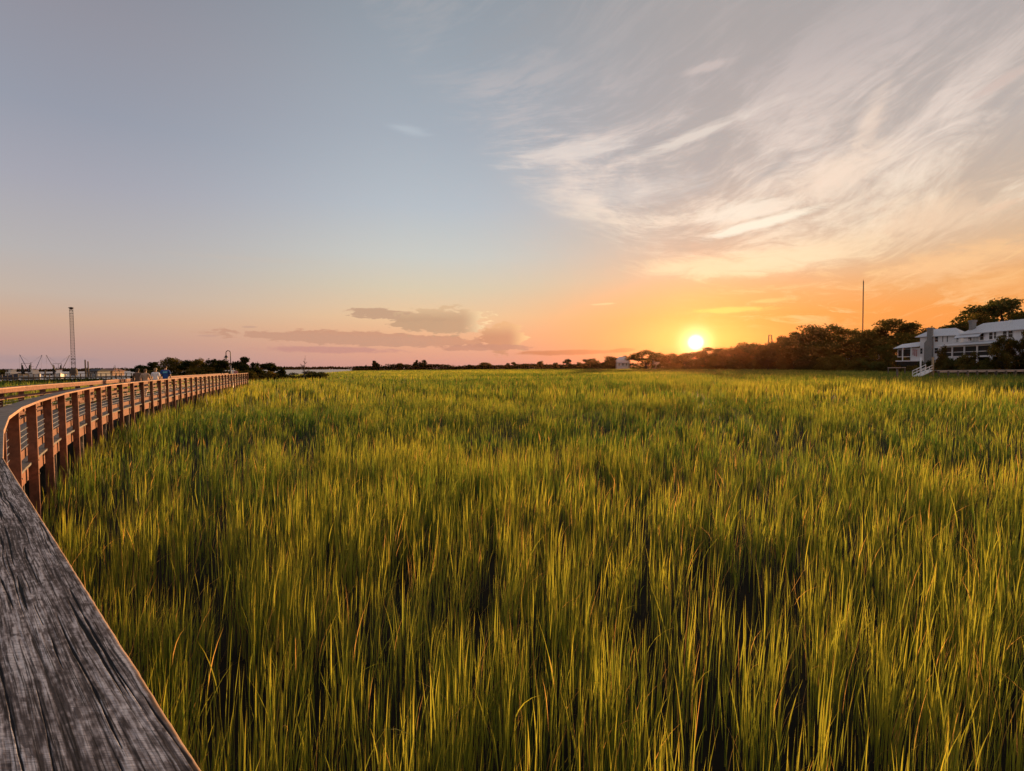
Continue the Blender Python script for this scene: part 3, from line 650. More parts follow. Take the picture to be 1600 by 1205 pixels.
SP = 1.98                                                   # post spacing
S0 = CS[np.argmin(np.hypot(CURVE[:, 0] + 3.02, CURVE[:, 1] - 3.02))] % SP
stops_all = list(np.arange(S0, CLEN - 0.2, SP))
SA, SB = s_cam - 2.35, CS[np.argmin(np.hypot(CURVE[:, 0] + 3.02, CURVE[:, 1] - 3.02))]                          # the straight foreground board
i0 = int(np.argmin([abs(x - SB) for x in stops_all])); SB = stops_all[i0]
def railing(side, label, cat_group):
    """side 0: the marsh-side railing by the camera; 1: the one across the deck"""
    root = thing('boardwalk_railing', label, 'railing', (0, 0, 0), 0, cat_group)
    base = 0.0 if side == 0 else 2.64
    sgn = 1 if side == 0 else -1
    def off(v): return v if side == 0 else base - v          # v: metres in from the outer edge
    sts = stops_all if side == 0 else [x for x in stops_all if x > s_cam - 4]
    # posts outside the deck beams
    for i, s1 in enumerate(sts):
        p, t, o = cpt(s1, off(0.102)); o = o * sgn
        b = MB(); hw = 0.045; hd = 0.066
        zb = -0.25
        c = Vector((p.x, p.y, (zb + RAILZ - CAPT - 0.002) / 2)); tw = random.uniform(-.02, .02)
        tt = (t + o * tw).normalized(); oo = Vector((tt.y, -tt.x, 0)) * sgn
        b.obox(c, tt, oo, (0, 0, 1), hw, hd, (RAILZ - CAPT - 0.002 - zb) / 2)
        po = b.build('post', M_post, root, bevel=0.004)
        if s1 < s_cam + 16:
            for zz in (DECK + 0.02, DECK - 0.22, RAILZ - 0.16):
                bb = MB(); a_ = Vector((p.x, p.y, zz)) + o * (hd - 0.002); bb.tube([a_, a_ + o * 0.014], 0.013, 6)
                bb.build('bolt', M_steel, po)
        if i % 2 == 1 and s1 < s_cam + 70:                   # every other post has a sister block beside it
            for z0, z1 in ((RAILZ - 0.36, RAILZ - CAPT - 0.006), (DECK - 0.16, DECK + 0.06)):
                b = MB(); cc, _, _ = cpt(s1 + 0.085, off(0.135)); b.obox((cc.x, cc.y, (z0 + z1) / 2), t, o, (0, 0, 1), 0.022, 0.05, (z1 - z0) / 2)
                b.build('sister_block', M_post, po)
    # boards on the walkers' side of the posts
    strip('top_rail_board', root, off(0.212), 0.036, RAILZ - CAPT - 0.145, RAILZ - CAPT - 0.004, M_post, sts)
    strip('middle_rail_board', root, off(0.212), 0.036, RAILZ - CAPT - 0.335, RAILZ - CAPT - 0.245, M_post, sts)
    strip('bottom_rail_board', root, off(0.212), 0.036, DECK + 0.10, DECK + 0.245, M_post, sts)
    strip('deck_beam', root, off(0.214), 0.040, DECK - 0.335, DECK - 0.055, M_post, sts)
    for k in range(4):
        zc = DECK + 0.32 + k * 0.098
        pts = []
        for a_ in sts[:-1]:
            for f in (0.0, 0.5):
                q, _, _ = cpt(a_ + f * SP, off(0.150)); pts.append((q.x, q.y, zc - (0.006 if f else 0)))
        b = MB(); b.tube(pts, 0.0055, 5); b.build('cable', M_cable, root)
    # cap boards, two bays each
    if side == 0:
        near_cap(s_cam - 0.6, SB, root)
        p, _, _ = cpt(max(SA, 0.05)); q, t_, _ = cpt(s_cam - 0.606); q2, _, _ = cpt(s_cam - 0.606, CAPW); p2, _, _ = cpt(max(SA, 0.05), CAPW); b = MB()
        b.hexa([(p.x, p.y, RAILZ - CAPT), (q.x, q.y, RAILZ - CAPT), (q2.x, q2.y, RAILZ - CAPT), (p2.x, p2.y, RAILZ - CAPT)], [(p.x, p.y, RAILZ), (q.x, q.y, RAILZ), (q2.x, q2.y, RAILZ), (p2.x, p2.y, RAILZ)]); b.build('cap_board', M_cap, root, bevel=0.005)
        seq = [x for x in stops_all if x >= SB - 0.01]
    else: seq = sts
    j = 0
    while j < len(seq) - 1:
        n_b = 1 if seq[j] < s_cam + 12 else 2
        e_ = min(j + n_b, len(seq) - 1); p, _, _ = cpt(seq[j] + 0.003, off(0)); q, _, _ = cpt(seq[e_] - 0.003, off(0))
        p2, _, _ = cpt(seq[j] + 0.003, off(CAPW)); q2, _, _ = cpt(seq[e_] - 0.003, off(CAPW))
        dz = random.uniform(-.002, .002); b = MB()
        z0, z1 = RAILZ - CAPT + dz, RAILZ + dz
        b.hexa([(p.x, p.y, z0), (q.x, q.y, z0), (q2.x, q2.y, z0), (p2.x, p2.y, z0)], [(p.x, p.y, z1), (q.x, q.y, z1), (q2.x, q2.y, z1), (p2.x, p2.y, z1)])
        cb_ = b.build('cap_board', M_cap, root, bevel=0.005); cb_.data.materials.append(M_capside)
        for pl in cb_.data.polygons: pl.material_index = 0 if pl.normal.z > 0.9 else 1
        j = e_
    return root
railing(0, 'weathered timber railing with steel cables along the marsh side of the boardwalk', 'railings of the boardwalk')
railing(1, 'timber railing across the deck, on the far side of the boardwalk', 'railings of the boardwalk')
# pilings and cross beams carrying the deck
for i, s1 in enumerate(stops_all[::2]):
    for of_ in (0.34, 2.30):
        p, _, _ = cpt(s1, of_); b = MB(); b.tube([(p.x, p.y, -0.3), (p.x, p.y, DECK - 0.30)], 0.11, 8); b.build('piling', M_pile, walk)
    p, _, _ = cpt(s1, 0.26); q, _, _ = cpt(s1, 2.38); b = MB(); b.bar((p.x, p.y, DECK - 0.17), (q.x, q.y, DECK - 0.17), 0.09, 0.24); b.build('cross_beam', M_pile, walk)
# ---------------------------------------------------------------- trees, shrubs
M_leaf = leaf_mat('oak leaves', (0.060, 0.060, 0.022), (0.150, 0.135, 0.048), 0.35)
M_leaf2 = leaf_mat('cedar leaves', (0.020, 0.030, 0.014), (0.055, 0.065, 0.026), 0.3)
M_leafo = leaf_mat('warm leaves', (0.075, 0.062, 0.025), (0.165, 0.130, 0.050), 0.4)
M_bark = mat('bark', (0.055, 0.042, 0.032), 0.9, var=0.5, vscale=4.0, bump=0.4)
M_dead = mat('bare grey bark', (0.13, 0.10, 0.085), 0.9, var=0.4, vscale=4.0)

def leaf_cards(cen, size, rg, up=0.25):
    n = len(cen)
    nrm = rg.normal(0, 1, (n, 3)); nrm[:, 2] += up * np.sign(nrm[:, 2]); nrm /= np.linalg.norm(nrm, axis=1)[:, None]
    t = np.cross(nrm, rg.normal(0, 1, (n, 3))); t /= np.linalg.norm(t, axis=1)[:, None]
    b = np.cross(nrm, t); s1 = (size * rg.uniform(0.6, 1.4, n))[:, None]; s2 = s1 * rg.uniform(0.4, 0.75, n)[:, None]
    V = np.stack([cen - t * s1, cen - b * s2 + t * s1 * .1, cen + t * s1, cen + b * s2 + t * s1 * .15], 1)
    return V.reshape(-1, 3)
def crown_mesh(name, lobes, per, size, seed, m, shell=0.5):
    """leaf sprays scattered through lobes (centre, radii)"""
    rg = np.random.default_rng(seed); Cn = []; Tn = []
    for (c, rad) in lobes:
        k = int(per * (rad[0] * rad[1] * rad[2]) ** (1 / 3) ** 1 / 2.0) if per < 60 else per
        d = rg.normal(0, 1, (k, 3)); d /= np.linalg.norm(d, axis=1)[:, None]
        rr = rg.uniform(0, 1, k) ** shell
        lump = 0.72 + 0.5 * vnoise(d[:, 0] * 2.3 + c[0] * 3, d[:, 1] * 2.3 + d[:, 2] * 1.9 + c[1] * 2, seed)
        Cn.append(np.array(c) + d * (rr * lump)[:, None] * np.array(rad)); Tn.append(np.clip(rg.normal(0.45 + rg.uniform(-.22, .22), 0.2, k), 0, 1))
    Cn = np.concatenate(Cn); Tn = np.concatenate(Tn)
    V = leaf_cards(Cn, size, rg); F = np.arange(len(V)).reshape(-1, 4)
    col = np.repeat(np.stack([Tn, Tn * 0, Tn * 0], 1), 4, 0)
    return np_mesh(name, V, F, m, col)
def limbs(mb, p0, p1, r0, r1, rg, n=5, sag=0.12):
    p0 = np.array(p0, float); p1 = np.array(p1, float); L = np.linalg.norm(p1 - p0)
    pts = [p0 + (p1 - p0) * t + rg.normal(0, 0.05 * L, 3) * (0 < t < 1) + np.array([0, 0, sag * L * math.sin(math.pi * t)]) for t in np.linspace(0, 1, n)]
    mb.tube(pts, list(np.linspace(r0, r1, n)), 6, cap=False)

def proto(kind, seed):
    """tree of about 14 m spread and 12 m height at the origin -> (trunk mesh, crown mesh)"""
    rg = np.random.default_rng(seed); tb = MB(); lobes = []
    if kind == 'oak':
        hf = rg.uniform(2.0, 2.8); limbs(tb, (0, 0, -0.4), (rg.normal(0, .2), rg.normal(0, .2), hf), 0.55, 0.42, rg, 4, 0)
        n = 26
        for i in range(n):
            a = i * 2.399 + rg.uniform(-.4, .4); r = 6.2 * math.sqrt((i + 0.6) / n) * rg.uniform(0.82, 1.1)
            top = 11.0 * math.sqrt(max(0.12, 1 - (r / 7.6) ** 2)); z = top * rg.uniform(0.68, 1.0) if i % 4 else top * rg.uniform(0.42, 0.6)
            z = max(z, 3.4); c = (r * math.cos(a), r * math.sin(a), z); q = rg.uniform(1.25, 2.15)
            lobes.append((c, (q * 1.25, q * 1.25, q * rg.uniform(0.62, 0.9))))
            if i % 2 == 0: limbs(tb, (0, 0, hf - .2), c, 0.24, 0.05, rg)
        cm = crown_mesh('crown', lobes, 300, 0.27, seed, M_leaf)
    elif kind == 'round':
        limbs(tb, (0, 0, -0.4), (0, 0, 5), 0.35, 0.12, rg, 4, 0)
        for i in range(24):
            a = i * 2.399; f = (i + .5) / 24; z = 1.2 + 9.6 * f; r = 6.0 * math.sqrt(max(0, 1 - ((z - 4.2) / 7.2) ** 2)) * rg.uniform(0.35, 0.85); q = rg.uniform(1.7, 2.5)
            c = (r * math.cos(a), r * math.sin(a), z); lobes.append((c, (q, q, q * 0.8)))
            if i % 3 == 0: limbs(tb, (0, 0, min(z, 4) * .7), c, 0.12, 0.03, rg)
        cm = crown_mesh('crown', lobes, 280, 0.30, seed, M_leafo if seed % 2 else M_leaf)
    elif kind == 'cedar':                                   # open, scraggy shoreline tree
        limbs(tb, (0, 0, -0.4), (rg.normal(0, .6), 0, 8.5), 0.30, 0.08, rg, 6, 0)
        for i in range(26):
            a = rg.uniform(0, 6.28); z = rg.uniform(1.8, 11.2); r = rg.uniform(0.3, 1.0) * 5.4 * math.sqrt(max(0.05, 1 - ((z - 5) / 7.0) ** 2)); q = rg.uniform(1.3, 2.3)
            c = (r * math.cos(a), r * math.sin(a), z); lobes.append((c, (q * 1.2, q * 1.2, q * 0.85))); limbs(tb, (0, 0, z * 0.6), c, 0.10, 0.02, rg, 5, -0.05)
        cm = crown_mesh('crown', lobes, 260, 0.42, seed, M_leaf2)
    elif kind == 'palm':
        limbs(tb, (0, 0, -0.4), (0.5, 0, 9.5), 0.22, 0.17, rg, 6, 0)
        V = []
        for i in range(34):
            a = i * 2.399; el = rg.uniform(-0.5, 1.2); d = np.array([math.cos(a) * math.cos(el), math.sin(a) * math.cos(el), math.sin(el)]); sd_ = np.array([-math.sin(a), math.cos(a), 0])
            p = np.array([0.5, 0, 9.6])
            for j in range(5):
                q = p + d * 0.55 + np.array([0, 0, -0.09 * j]); w0 = 0.55 * (1 - abs(j - 2) / 4.0); w1 = 0.55 * (1 - abs(j - 1) / 4.0) if j < 4 else 0.02
                V += [p - sd_ * w0, p + sd_ * w0, q + sd_ * w1, q - sd_ * w1]; p = q
        V = np.array(V); cm = np_mesh('crown', V, np.arange(len(V)).reshape(-1, 4), M_leaf2, np.tile([[0.5, 0, 0]], (len(V), 1)))
    elif kind == 'bush':
        limbs(tb, (0, 0, -0.4), (0, 0, 6), 0.25, 0.05, rg, 4, 0)
        for i in range(20):
            a = i * 2.399; r = 5.6 * math.sqrt((i + .4) / 20); q = rg.uniform(1.6, 2.6); top = 10.5 * math.sqrt(max(.1, 1 - (r / 7) ** 2)); z = top * rg.uniform(0.25, 0.9)
            lobes.append(((r * math.cos(a), r * math.sin(a), z), (q, q, q)))
        cm = crown_mesh('crown', lobes, 240, 0.42, seed, M_leaf)
    me = bpy.data.meshes.new('trunk'); me.from_pydata(tb.v, [], tb.f); me.polygons.foreach_set('use_smooth', tb.sm); me.materials.append(M_bark); me.update()
    return me, cm
def mb_mesh(mb, name, m):
    me = bpy.data.meshes.new(name); me.from_pydata(mb.v, [], mb.f); me.polygons.foreach_set('use_smooth', mb.sm); me.materials.append(m); me.update(); return me
PRO = {k: [proto(k, s_) for s_ in sd_] for k, sd_ in (('oak', (1, 2, 3, 4)), ('round', (11, 12, 13)), ('cedar', (21, 22, 23)), ('palm', (31,)), ('bush', (41, 42)))}
def dims(me):
    c = np.zeros(len(me.vertices) * 3, np.float32); me.vertices.foreach_get('co', c); c = c.reshape(-1, 3)
    return float(np.percentile(np.hypot(c[:, 0], c[:, 1]), 97)) * 2, float(np.percentile(c[:, 2], 99.7))
DIMS = {p_[1].name: dims(p_[1]) for l_ in PRO.values() for p_ in l_}
KNAME = {'oak': ('oak_tree', 'tree'), 'round': ('broadleaf_tree', 'tree'), 'cedar': ('cedar_tree', 'tree'), 'palm': ('palm_tree', 'palm'), 'bush': ('shrub', 'shrub')}
_cnt = 0
def tree(kind, px, hw, top, Y, label, group=None, z0=None, var=None, name=None, depth=None):
    """px column, half width in px, row of the top, Y metres ahead"""
    global _cnt; _cnt += 1
    p = at(px, 572, Y); z = ground_z(p) if z0 is None else z0
    t = at(px, top, Y); H = t.z - z; Wd = 2 * hw * Y / FPX
    tr, cr = PRO[kind][(var if var is not None else _cnt) % len(PRO[kind])]
    ws, hs = DIMS[cr.name]
    nm, cat = KNAME[kind]
    root = thing(name or nm, label, cat, (p.x, p.y, z), random.uniform(0, 6.28), group, (Wd / ws, (depth or Wd) / ws, H / hs))
    link_mesh('trunk', tr, root); link_mesh('crown', cr, root)
    return root
G1 = 'live oaks and broadleaf trees on the right shore'
T = tree
# right shore, from the far end of the marsh towards the houses
T('oak', 1010, 31, 548, 385, 'domed tree beside the small white house at the far end of the marsh', G1, var=0)
T('round', 955, 15, 557, 405, 'small round tree left of the far white house', G1, var=1)
T('round', 976, 9, 556, 425, 'slim tree top rising behind the roof of the far white house', G1, var=2)
T('oak', 1045, 24, 553, 350, 'low spreading tree right of the big domed tree', G1, var=1)
T('oak', 1078, 30, 551, 335, 'dark tree directly under the setting sun', G1, var=2)
T('oak', 1112, 30, 543, 320, 'dark tree just right of the setting sun', G1, var=3)
T('round', 1145, 26, 544, 300, 'rounded tree two crowns right of the sun', G1, var=0)
T('oak', 1170, 30, 536, 300, 'tall oak left of the lattice tower top', G1, var=0)
T('oak', 1196, 22, 540, 285, 'lower oak in front of the lattice tower legs', G1, var=1)
T('oak', 1222, 26, 526, 265, 'oak immediately right of the lattice tower top', G1, var=2)
T('oak', 1248, 30, 519, 245, 'broad oak at the left end of the tall oak row', G1, var=3)
T('oak', 1277, 44, 508, 232, 'highest oak of the row left of the thin radio mast', G1, var=0)
T('oak', 1325, 40, 513, 228, 'flat topped oak just left of the radio mast', G1, var=1)
T('oak', 1362, 26, 514, 214, 'oak right below the radio mast', G1, var=2)
T('oak', 1393, 50, 499, 190, 'tallest oak on the left of the white houses', G1, var=3)
T('oak', 1424, 34, 521, 172, 'dark oak overhanging the left white house wing', G1, var=0)
T('round', 1447, 16, 513, 176, 'tree top behind the big chimney of the left white house', G1, var=1)
T('oak', 1562, 70, 468, 158, 'great spreading oak behind the right white house', G1, var=2)
T('oak', 1622, 44, 478, 150, 'oak crown at the right edge of the view behind the house roof', G1, var=1)
T('round', 1503, 20, 506, 152, 'small tree in the gap between the two white houses', G1, var=2)
T('oak', 1528, 28, 490, 150, 'tree top behind the chimney of the right white house', G1, var=0)
T('round', 1331, 42, 530, 192, 'rounded tree standing forward of the tall oaks below the mast', G1, var=0, depth=16)
T('round', 1282, 30, 541, 205, 'reddish round tree at the foot of the tallest oak row', G1, var=1)
T('round', 1240, 32, 540, 225, 'wide low tree in front of the oaks right of the tower', G1, var=2)
T('round', 1200, 24, 548, 248, 'low round tree at the marsh edge below the lattice tower', G1, var=0)
T('round', 1160, 24, 552, 268, 'small round tree at the marsh edge right of the sun glow', G1, var=1)
T('round', 1120, 22, 556, 290, 'low tree at the marsh edge under the sun glow', G1, var=2)
T('round', 1375, 22, 540, 172, 'round tree left of the left white house porch', G1, var=1)
T('oak', 1568, 40, 525, 102, 'bushy oak hiding the porch of the right white house', G1, var=3, depth=5)
T('oak', 1612, 34, 512, 100.5, 'dark oak at the right edge in front of the house gable', G1, var=0, depth=5)
G2 = 'shrubs along the marsh bank'
for (px, hw, top, Y, lab) in ((1300, 24, 556, 182, 'round shrub below the forward tree near the mast'), (1345, 26, 560, 170, 'low dark shrub on the bank under the forward round tree'), (1262, 22, 557, 202, 'low shrub at the bank below the oak row'),
      (1385, 20, 559, 152, 'shrub on the bank left of the gangway piling'), (1410, 16, 561, 142, 'small shrub under the left house porch'), (1519, 17, 551, 106, 'dark shrub in front of the middle porch columns'),
      (1487, 10, 560, 111, 'clipped shrub at the foot of the first porch column'), (1540, 16, 561, 102, 'shrub beside the porch steps behind the dock'), (1590, 24, 556, 101, 'dense shrub behind the right end of the dock'),
      (1473, 7, 541, 118, 'dark vine covered shrub against the left white house'), (1450, 14, 563, 122, 'low shrub below the big chimney'), (1225, 20, 560, 224, 'scrubby shrub at the marsh edge below the tower'), (1180, 18, 562, 250, 'low shrub right of the orange sun glow'),
      (1090, 22, 563, 305, 'low shrub at the marsh edge straight below the sun'), (1050, 20, 565, 335, 'low scrub between the sun and the domed tree')):
    T('bush', px, hw, top, Y, lab, G2, depth=5)
# across the head of the marsh
G3 = 'small trees along the far side of the marsh'
for k, (kind, px, hw, top, lab) in enumerate((('cedar', 586, 7, 564, 'thin forked tree among the palms on the far point'), ('bush', 558, 8, 574, 'dark scrub clump at the tip of the far point'), ('round', 624.5, 7.5, 567.5, 'round bush on the far point left of the tallest slim tree'), ('cedar', 650.5, 5, 563, 'slim dark tree on the far point'), ('cedar', 661.5, 8, 563, 'broader open topped tree next to the slim dark one'),
      ('round', 757, 13, 566.5, 'rounded tree group in the middle of the far shore'), ('cedar', 735, 7, 570, 'small tree left of the rounded group on the far shore'), ('cedar', 793, 5, 567.5, 'small upright tree right of the rounded group'), ('cedar', 803, 5, 566, 'pointed tree second right of the rounded group'), ('round', 844, 7, 564.5, 'taller round tree on the far shore right of centre'), ('cedar', 868, 6, 567, 'ragged tree on the far shore'), ('cedar', 887, 7, 561.5, 'tallest ragged tree on the far shore'),
      ('round', 905, 6, 566, 'small round tree between the ragged tree and the spreading one'), ('oak', 922, 16, 560.5, 'low spreading tree left of the far white house'), ('cedar', 820, 6, 569, 'little dark tree right of centre on the far shore'))):
    T(kind, px, hw, top, 505 - max(0, px - 800) * 0.5 + (k % 3) * 6, lab, G3, z0=0.4)
for px, top, lab in ((569, 572.5, 'small palm left of the forked tree'), (572, 570, 'taller palm left of the forked tree'), (592, 571.5, 'short palm right of the forked tree'), (596, 570.5, 'palm second right of the forked tree'), (602, 573, 'lone low palm on the far point')):
    T('palm', px, 2.2, top, 495, lab, 'palms on the far point', z0=0.2)
# hammock beyond the people on the left
G4 = 'scrubby trees behind the boardwalk'
for k, (kind, px, hw, top, Y, lab) in enumerate((('cedar', 219, 13, 571, 126, 'small dark tree at the left end of the hammock'), ('cedar', 238, 16, 566.5, 124, 'scraggy tree above the man in the tan shirt'), ('round', 270, 22, 559.5, 122, 'tallest round tree of the hammock behind the people'), ('cedar', 292, 14, 563.5, 122, 'dark tree right of the tallest round one'), ('round', 309, 17, 561, 121, 'second round tree of the hammock'),
      ('cedar', 330, 15, 562, 120, 'scraggy tree left of the gooseneck lamp'), ('cedar', 349, 12, 562.5, 119, 'tree just behind the gooseneck lamp'), ('cedar', 379, 15, 558.5, 104, 'tall open tree right of the gooseneck lamp'), ('cedar', 398, 11, 567, 106, 'thin tree at the end of the railing'), ('cedar', 422, 16, 567.5, 112, 'bushy cedar right of the railing end'), ('cedar', 440, 9, 575, 114, 'small cedar left of the bare tree'))):
    T(kind, px, hw, top, Y, lab, G4, z0=0.15)
for k, (px, hw, top, Y, lab) in enumerate(((255, 30, 574, 118, 'low scrub under the round tree behind the people'), (320, 34, 574, 117, 'low scrub behind the railing below the dark trees'), (405, 24, 579, 108, 'dark scrub beyond the railing end'), (455, 20, 583, 116, 'low dark scrub below the bare tree'), (492, 15, 580.5, 118, 'dark scrub right of the bare tree'), (372, 16, 578, 100, 'scrub at the foot of the open tree by the lamp'))):
    T('bush', px, hw, top, Y, lab, 'scrub on the hammock', z0=0.1, depth=7)
# the bare tree
rg = np.random.default_rng(99); tb = MB()
def branch(p, d, L, r, lev):
    q = p + d * L; mid = (p + q) / 2 + rg.normal(0, 0.06 * L, 3); tb.tube([p, mid, q], [r, r * .8, r * .55], 5, cap=False)
    if lev == 0: return
    if lev > 1: branch(q, d + rg.normal(0, .10, 3) + np.array([0, 0, .25]), L * 0.62, r * 0.6, lev - 1)
    for i in range(rg.integers(3, 6) if lev > 1 else 4):
        a = rg.uniform(0, 6.28); t = rg.uniform(0.35, 1.0); s_ = np.array([math.cos(a), math.sin(a), rg.uniform(-0.1, 0.4)]); nd = d * 0.35 + s_ * 0.8; nd /= np.linalg.norm(nd)
        branch(p + (q - p) * t, nd, L * rg.uniform(0.45, 0.62), r * 0.5, lev - 1)
branch(np.array([0, 0, -0.3]), np.array([0.04, 0, 1.0]), 2.6, 0.24, 5)
p = at(475, 580, 114); bt = thing('bare_tree', 'leafless grey tree standing alone right of the hammock', 'tree', (p.x, p.y, 0.1))
link_mesh('trunk', mb_mesh(tb, 'trunk', M_dead), bt)
_m = max(v[2] for v in tb.v); bt.scale = [(at(475, 555.5, 114).z - 0.1) / _m] * 3

# unbroken low growth that reads as one mass
def scrub(name, label, line, n, size, hgt, wid, seed, m):
    rg = np.random.default_rng(seed); P_ = np.array(line, float); t = rg.uniform(0, len(P_) - 1, n); i = np.floor(t).astype(int); f = t - i
    base = P_[i] * (1 - f[:, None]) + P_[np.minimum(i + 1, len(P_) - 1)] * f[:, None]
    hh = hgt * (0.25 + 1.3 * fbm(base[:, 0] / 14, base[:, 1] / 14, 4, seed)) * rg.uniform(0, 1, n) ** 0.7
    C = np.stack([base[:, 0] + rg.normal(0, wid * .3, n), base[:, 1] + rg.uniform(0, wid, n), base[:, 2] + hh], 1)
    V = leaf_cards(C, size, rg); tn = np.clip(rg.normal(0.4, 0.2, n), 0, 1)
    me = np_mesh(name, V, np.arange(len(V)).reshape(-1, 4), m, np.repeat(np.stack([tn, tn, tn], 1), 4, 0))
    return tag(link_mesh(name, me), label, 'undergrowth', kind='stuff')
def gp(px, Y, dz=0.0): p = at(px, 572, Y); return (p.x, p.y, ground_z(p) + dz)
scrub('undergrowth', 'dark tangled undergrowth along the bank of the right shore', [gp(px, np.interp(px, [q[0] for q in EDGE], [q[1] for q in EDGE]) + 3.5) for px in range(985, 1425, 20)], 15000, 0.45, 2.6, 5, 5, M_leaf)
scrub('garden_undergrowth', 'dark garden growth between the dock and the white houses', [gp(px, np.interp(px, [q[0] for q in EDGE], [q[1] for q in EDGE]) + 3.5) for px in range(1425, 1720, 20)], 7000, 0.22, 1.1, 4, 6, M_leaf)
scrub('woodland_behind', 'dark woodland closing the gaps behind the oaks', [gp(px, np.interp(px, [q[0] for q in EDGE], [q[1] for q in EDGE]) + 75) for px in range(990, 1700, 20)], 9000, 0.8, 4.0, 12, 7, M_leaf)
scrub('far_treeline', 'thin line of scrub along the head of the marsh', [(*at(px, 572, 506 - max(0, px - 800) * 0.5)[:2], 0.6) for px in range(552, 985, 12)], 26000, 0.6, 5.0, 16, 8, M_leaf2)
scrub('distant_shore_woods', 'low blue grey woods on the distant shore across the water', [(*at(px, 572, 1500)[:2], 0.0) for px in range(-300, 570, 30)], 9000, 3.5, 7.0, 40, 9, M_leaf2)
scrub('creek_side_reeds', 'dark low reeds along the creek bank in front of the boats', [(*at(px, 572, 103)[:2], 0.0) for px in range(-160, 215, 12)], 9000, 0.16, 1.05, 7, 10, M_leaf2)
# ---------------------------------------------------------------- houses
M_white = mat('white clapboard', (0.90, 0.88, 0.89), 0.7, var=0.05, vscale=2.0, stretch=(0.2, 0.2, 6))
M_trim = mat('white trim paint', (0.88, 0.86, 0.85), 0.5, var=0.04)
M_roof = mat('grey metal roofing', (0.66, 0.66, 0.69), 0.5, 0.1, var=0.15, vscale=1.5, stretch=(4, 4, 0.4))
M_brick = mat('painted grey brick', (0.30, 0.285, 0.27), 0.85, var=0.25, vscale=6.0)
M_pane = mat('dark window glass', (0.012, 0.014, 0.017), 0.3, spec=0.2)
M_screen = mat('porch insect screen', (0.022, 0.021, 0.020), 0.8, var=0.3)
M_flag = mat('faded red bunting', (0.42, 0.07, 0.07), 0.8, c2=(0.55, 0.5, 0.5), vscale=5.0)
M_door = mat('pale door paint', (0.55, 0.56, 0.55), 0.5)

class Frame:
    """house axes: s along the front wall, n out of it, z up; pixel() reads a place on a plane parallel to the front"""
    def __init__(f, P, Q):
        f.P = Vector(P); f.P.z = 0; d = Vector(Q) - Vector(P); d.z = 0; f.L = d.length; f.d = d.normalized(); f.n = Vector((f.d.y, -f.d.x, 0))
        if f.n.dot(Vector((0, 0, 0)) - f.P) < 0: f.n = -f.n
        f.rz = math.atan2(f.d.y, f.d.x); f.flip = 1 if f.n.dot(Vector((f.d.y, -f.d.x, 0))) > 0 else -1
    def pix(f, px, py, out=0.0):
        P = f.P + f.n * out; w = on_plane(px, py, P, f.n); r = w - f.P; return r.dot(f.d), w.z
def hbox(mb, s0, s1, n0, n1, z0, z1): mb.box(min(s0, s1), max(s0, s1), -max(n0, n1), -min(n0, n1), z0, z1)   # local: x = s, y = -n
def make_window(root, s0, s1, z0, z1, n=0.0, sash=True, sill=True):
    b = MB(); t = 0.09
    hbox(b, s0 - t, s0, n, n + .07, z0 - t, z1 + t); hbox(b, s1, s1 + t, n, n + .07, z0 - t, z1 + t); hbox(b, s0, s1, n, n + .07, z1, z1 + t); hbox(b, s0, s1, n, n + .07, z0 - t, z0)
    if sash: hbox(b, s0, s1, n + .025, n + .05, (z0 + z1) / 2 - .03, (z0 + z1) / 2 + .03)
    w = b.build('window', M_trim, root)
    p = MB(); hbox(p, s0, s1, n + .008, n + .02, z0, z1); p.build('pane', M_pane, w)
    if sill:
        p = MB(); hbox(p, s0 - .16, s1 + .16, n + .0, n + .14, z0 - t - .06, z0 - t - .003); p.build('sill', M_trim, w)
    return w
def roof_gable(root, s0, s1, n0, n1, ze, zr, name='roof', m=None, hip0=0.0, hip1=0.0, th=0.14, seams=True):
    """gable or hipped roof whose ridge runs along s"""
    nm = (n0 + n1) / 2; b = MB()
    A = [(s0, -n1, ze), (s1, -n1, ze), (s1, -n0, ze), (s0, -n0, ze)]; r0 = (s0 + hip0, -nm, zr); r1 = (s1 - hip1, -nm, zr)
    for up in (0, th):
        q = [(x, y, z + up) for x, y, z in A]; a_ = (r0[0], r0[1], r0[2] + up); c_ = (r1[0], r1[1], r1[2] + up)
        b.poly([q[0], q[1], c_, a_]); b.poly([q[2], q[3], a_, c_]); b.poly([q[1], q[2], c_]); b.poly([q[3], q[0], a_])
    for i in range(4):
        p, q = A[i], A[(i + 1) % 4]; b.quad(p, q, (q[0], q[1], q[2] + th), (p[0], p[1], p[2] + th))
    if seams:
        x = s0 + 0.5
        while x < s1 - 0.3:
            for yy, sg in ((-n1, 1), (-n0, -1)):
                f = 1.0
                if hip0 and x < s0 + hip0: f = (x - s0) / hip0
                if hip1 and x > s1 - hip1: f = min(f, (s1 - x) / hip1)
                e_ = Vector((x, yy, ze + th + .012)); t_ = Vector((x, yy + (-nm - yy) * f, ze + (zr - ze) * f + th + .012)); b.bar(e_, t_, 0.04, 0.05)
            x += 0.62
    return b.build(name, m or M_roof, root)

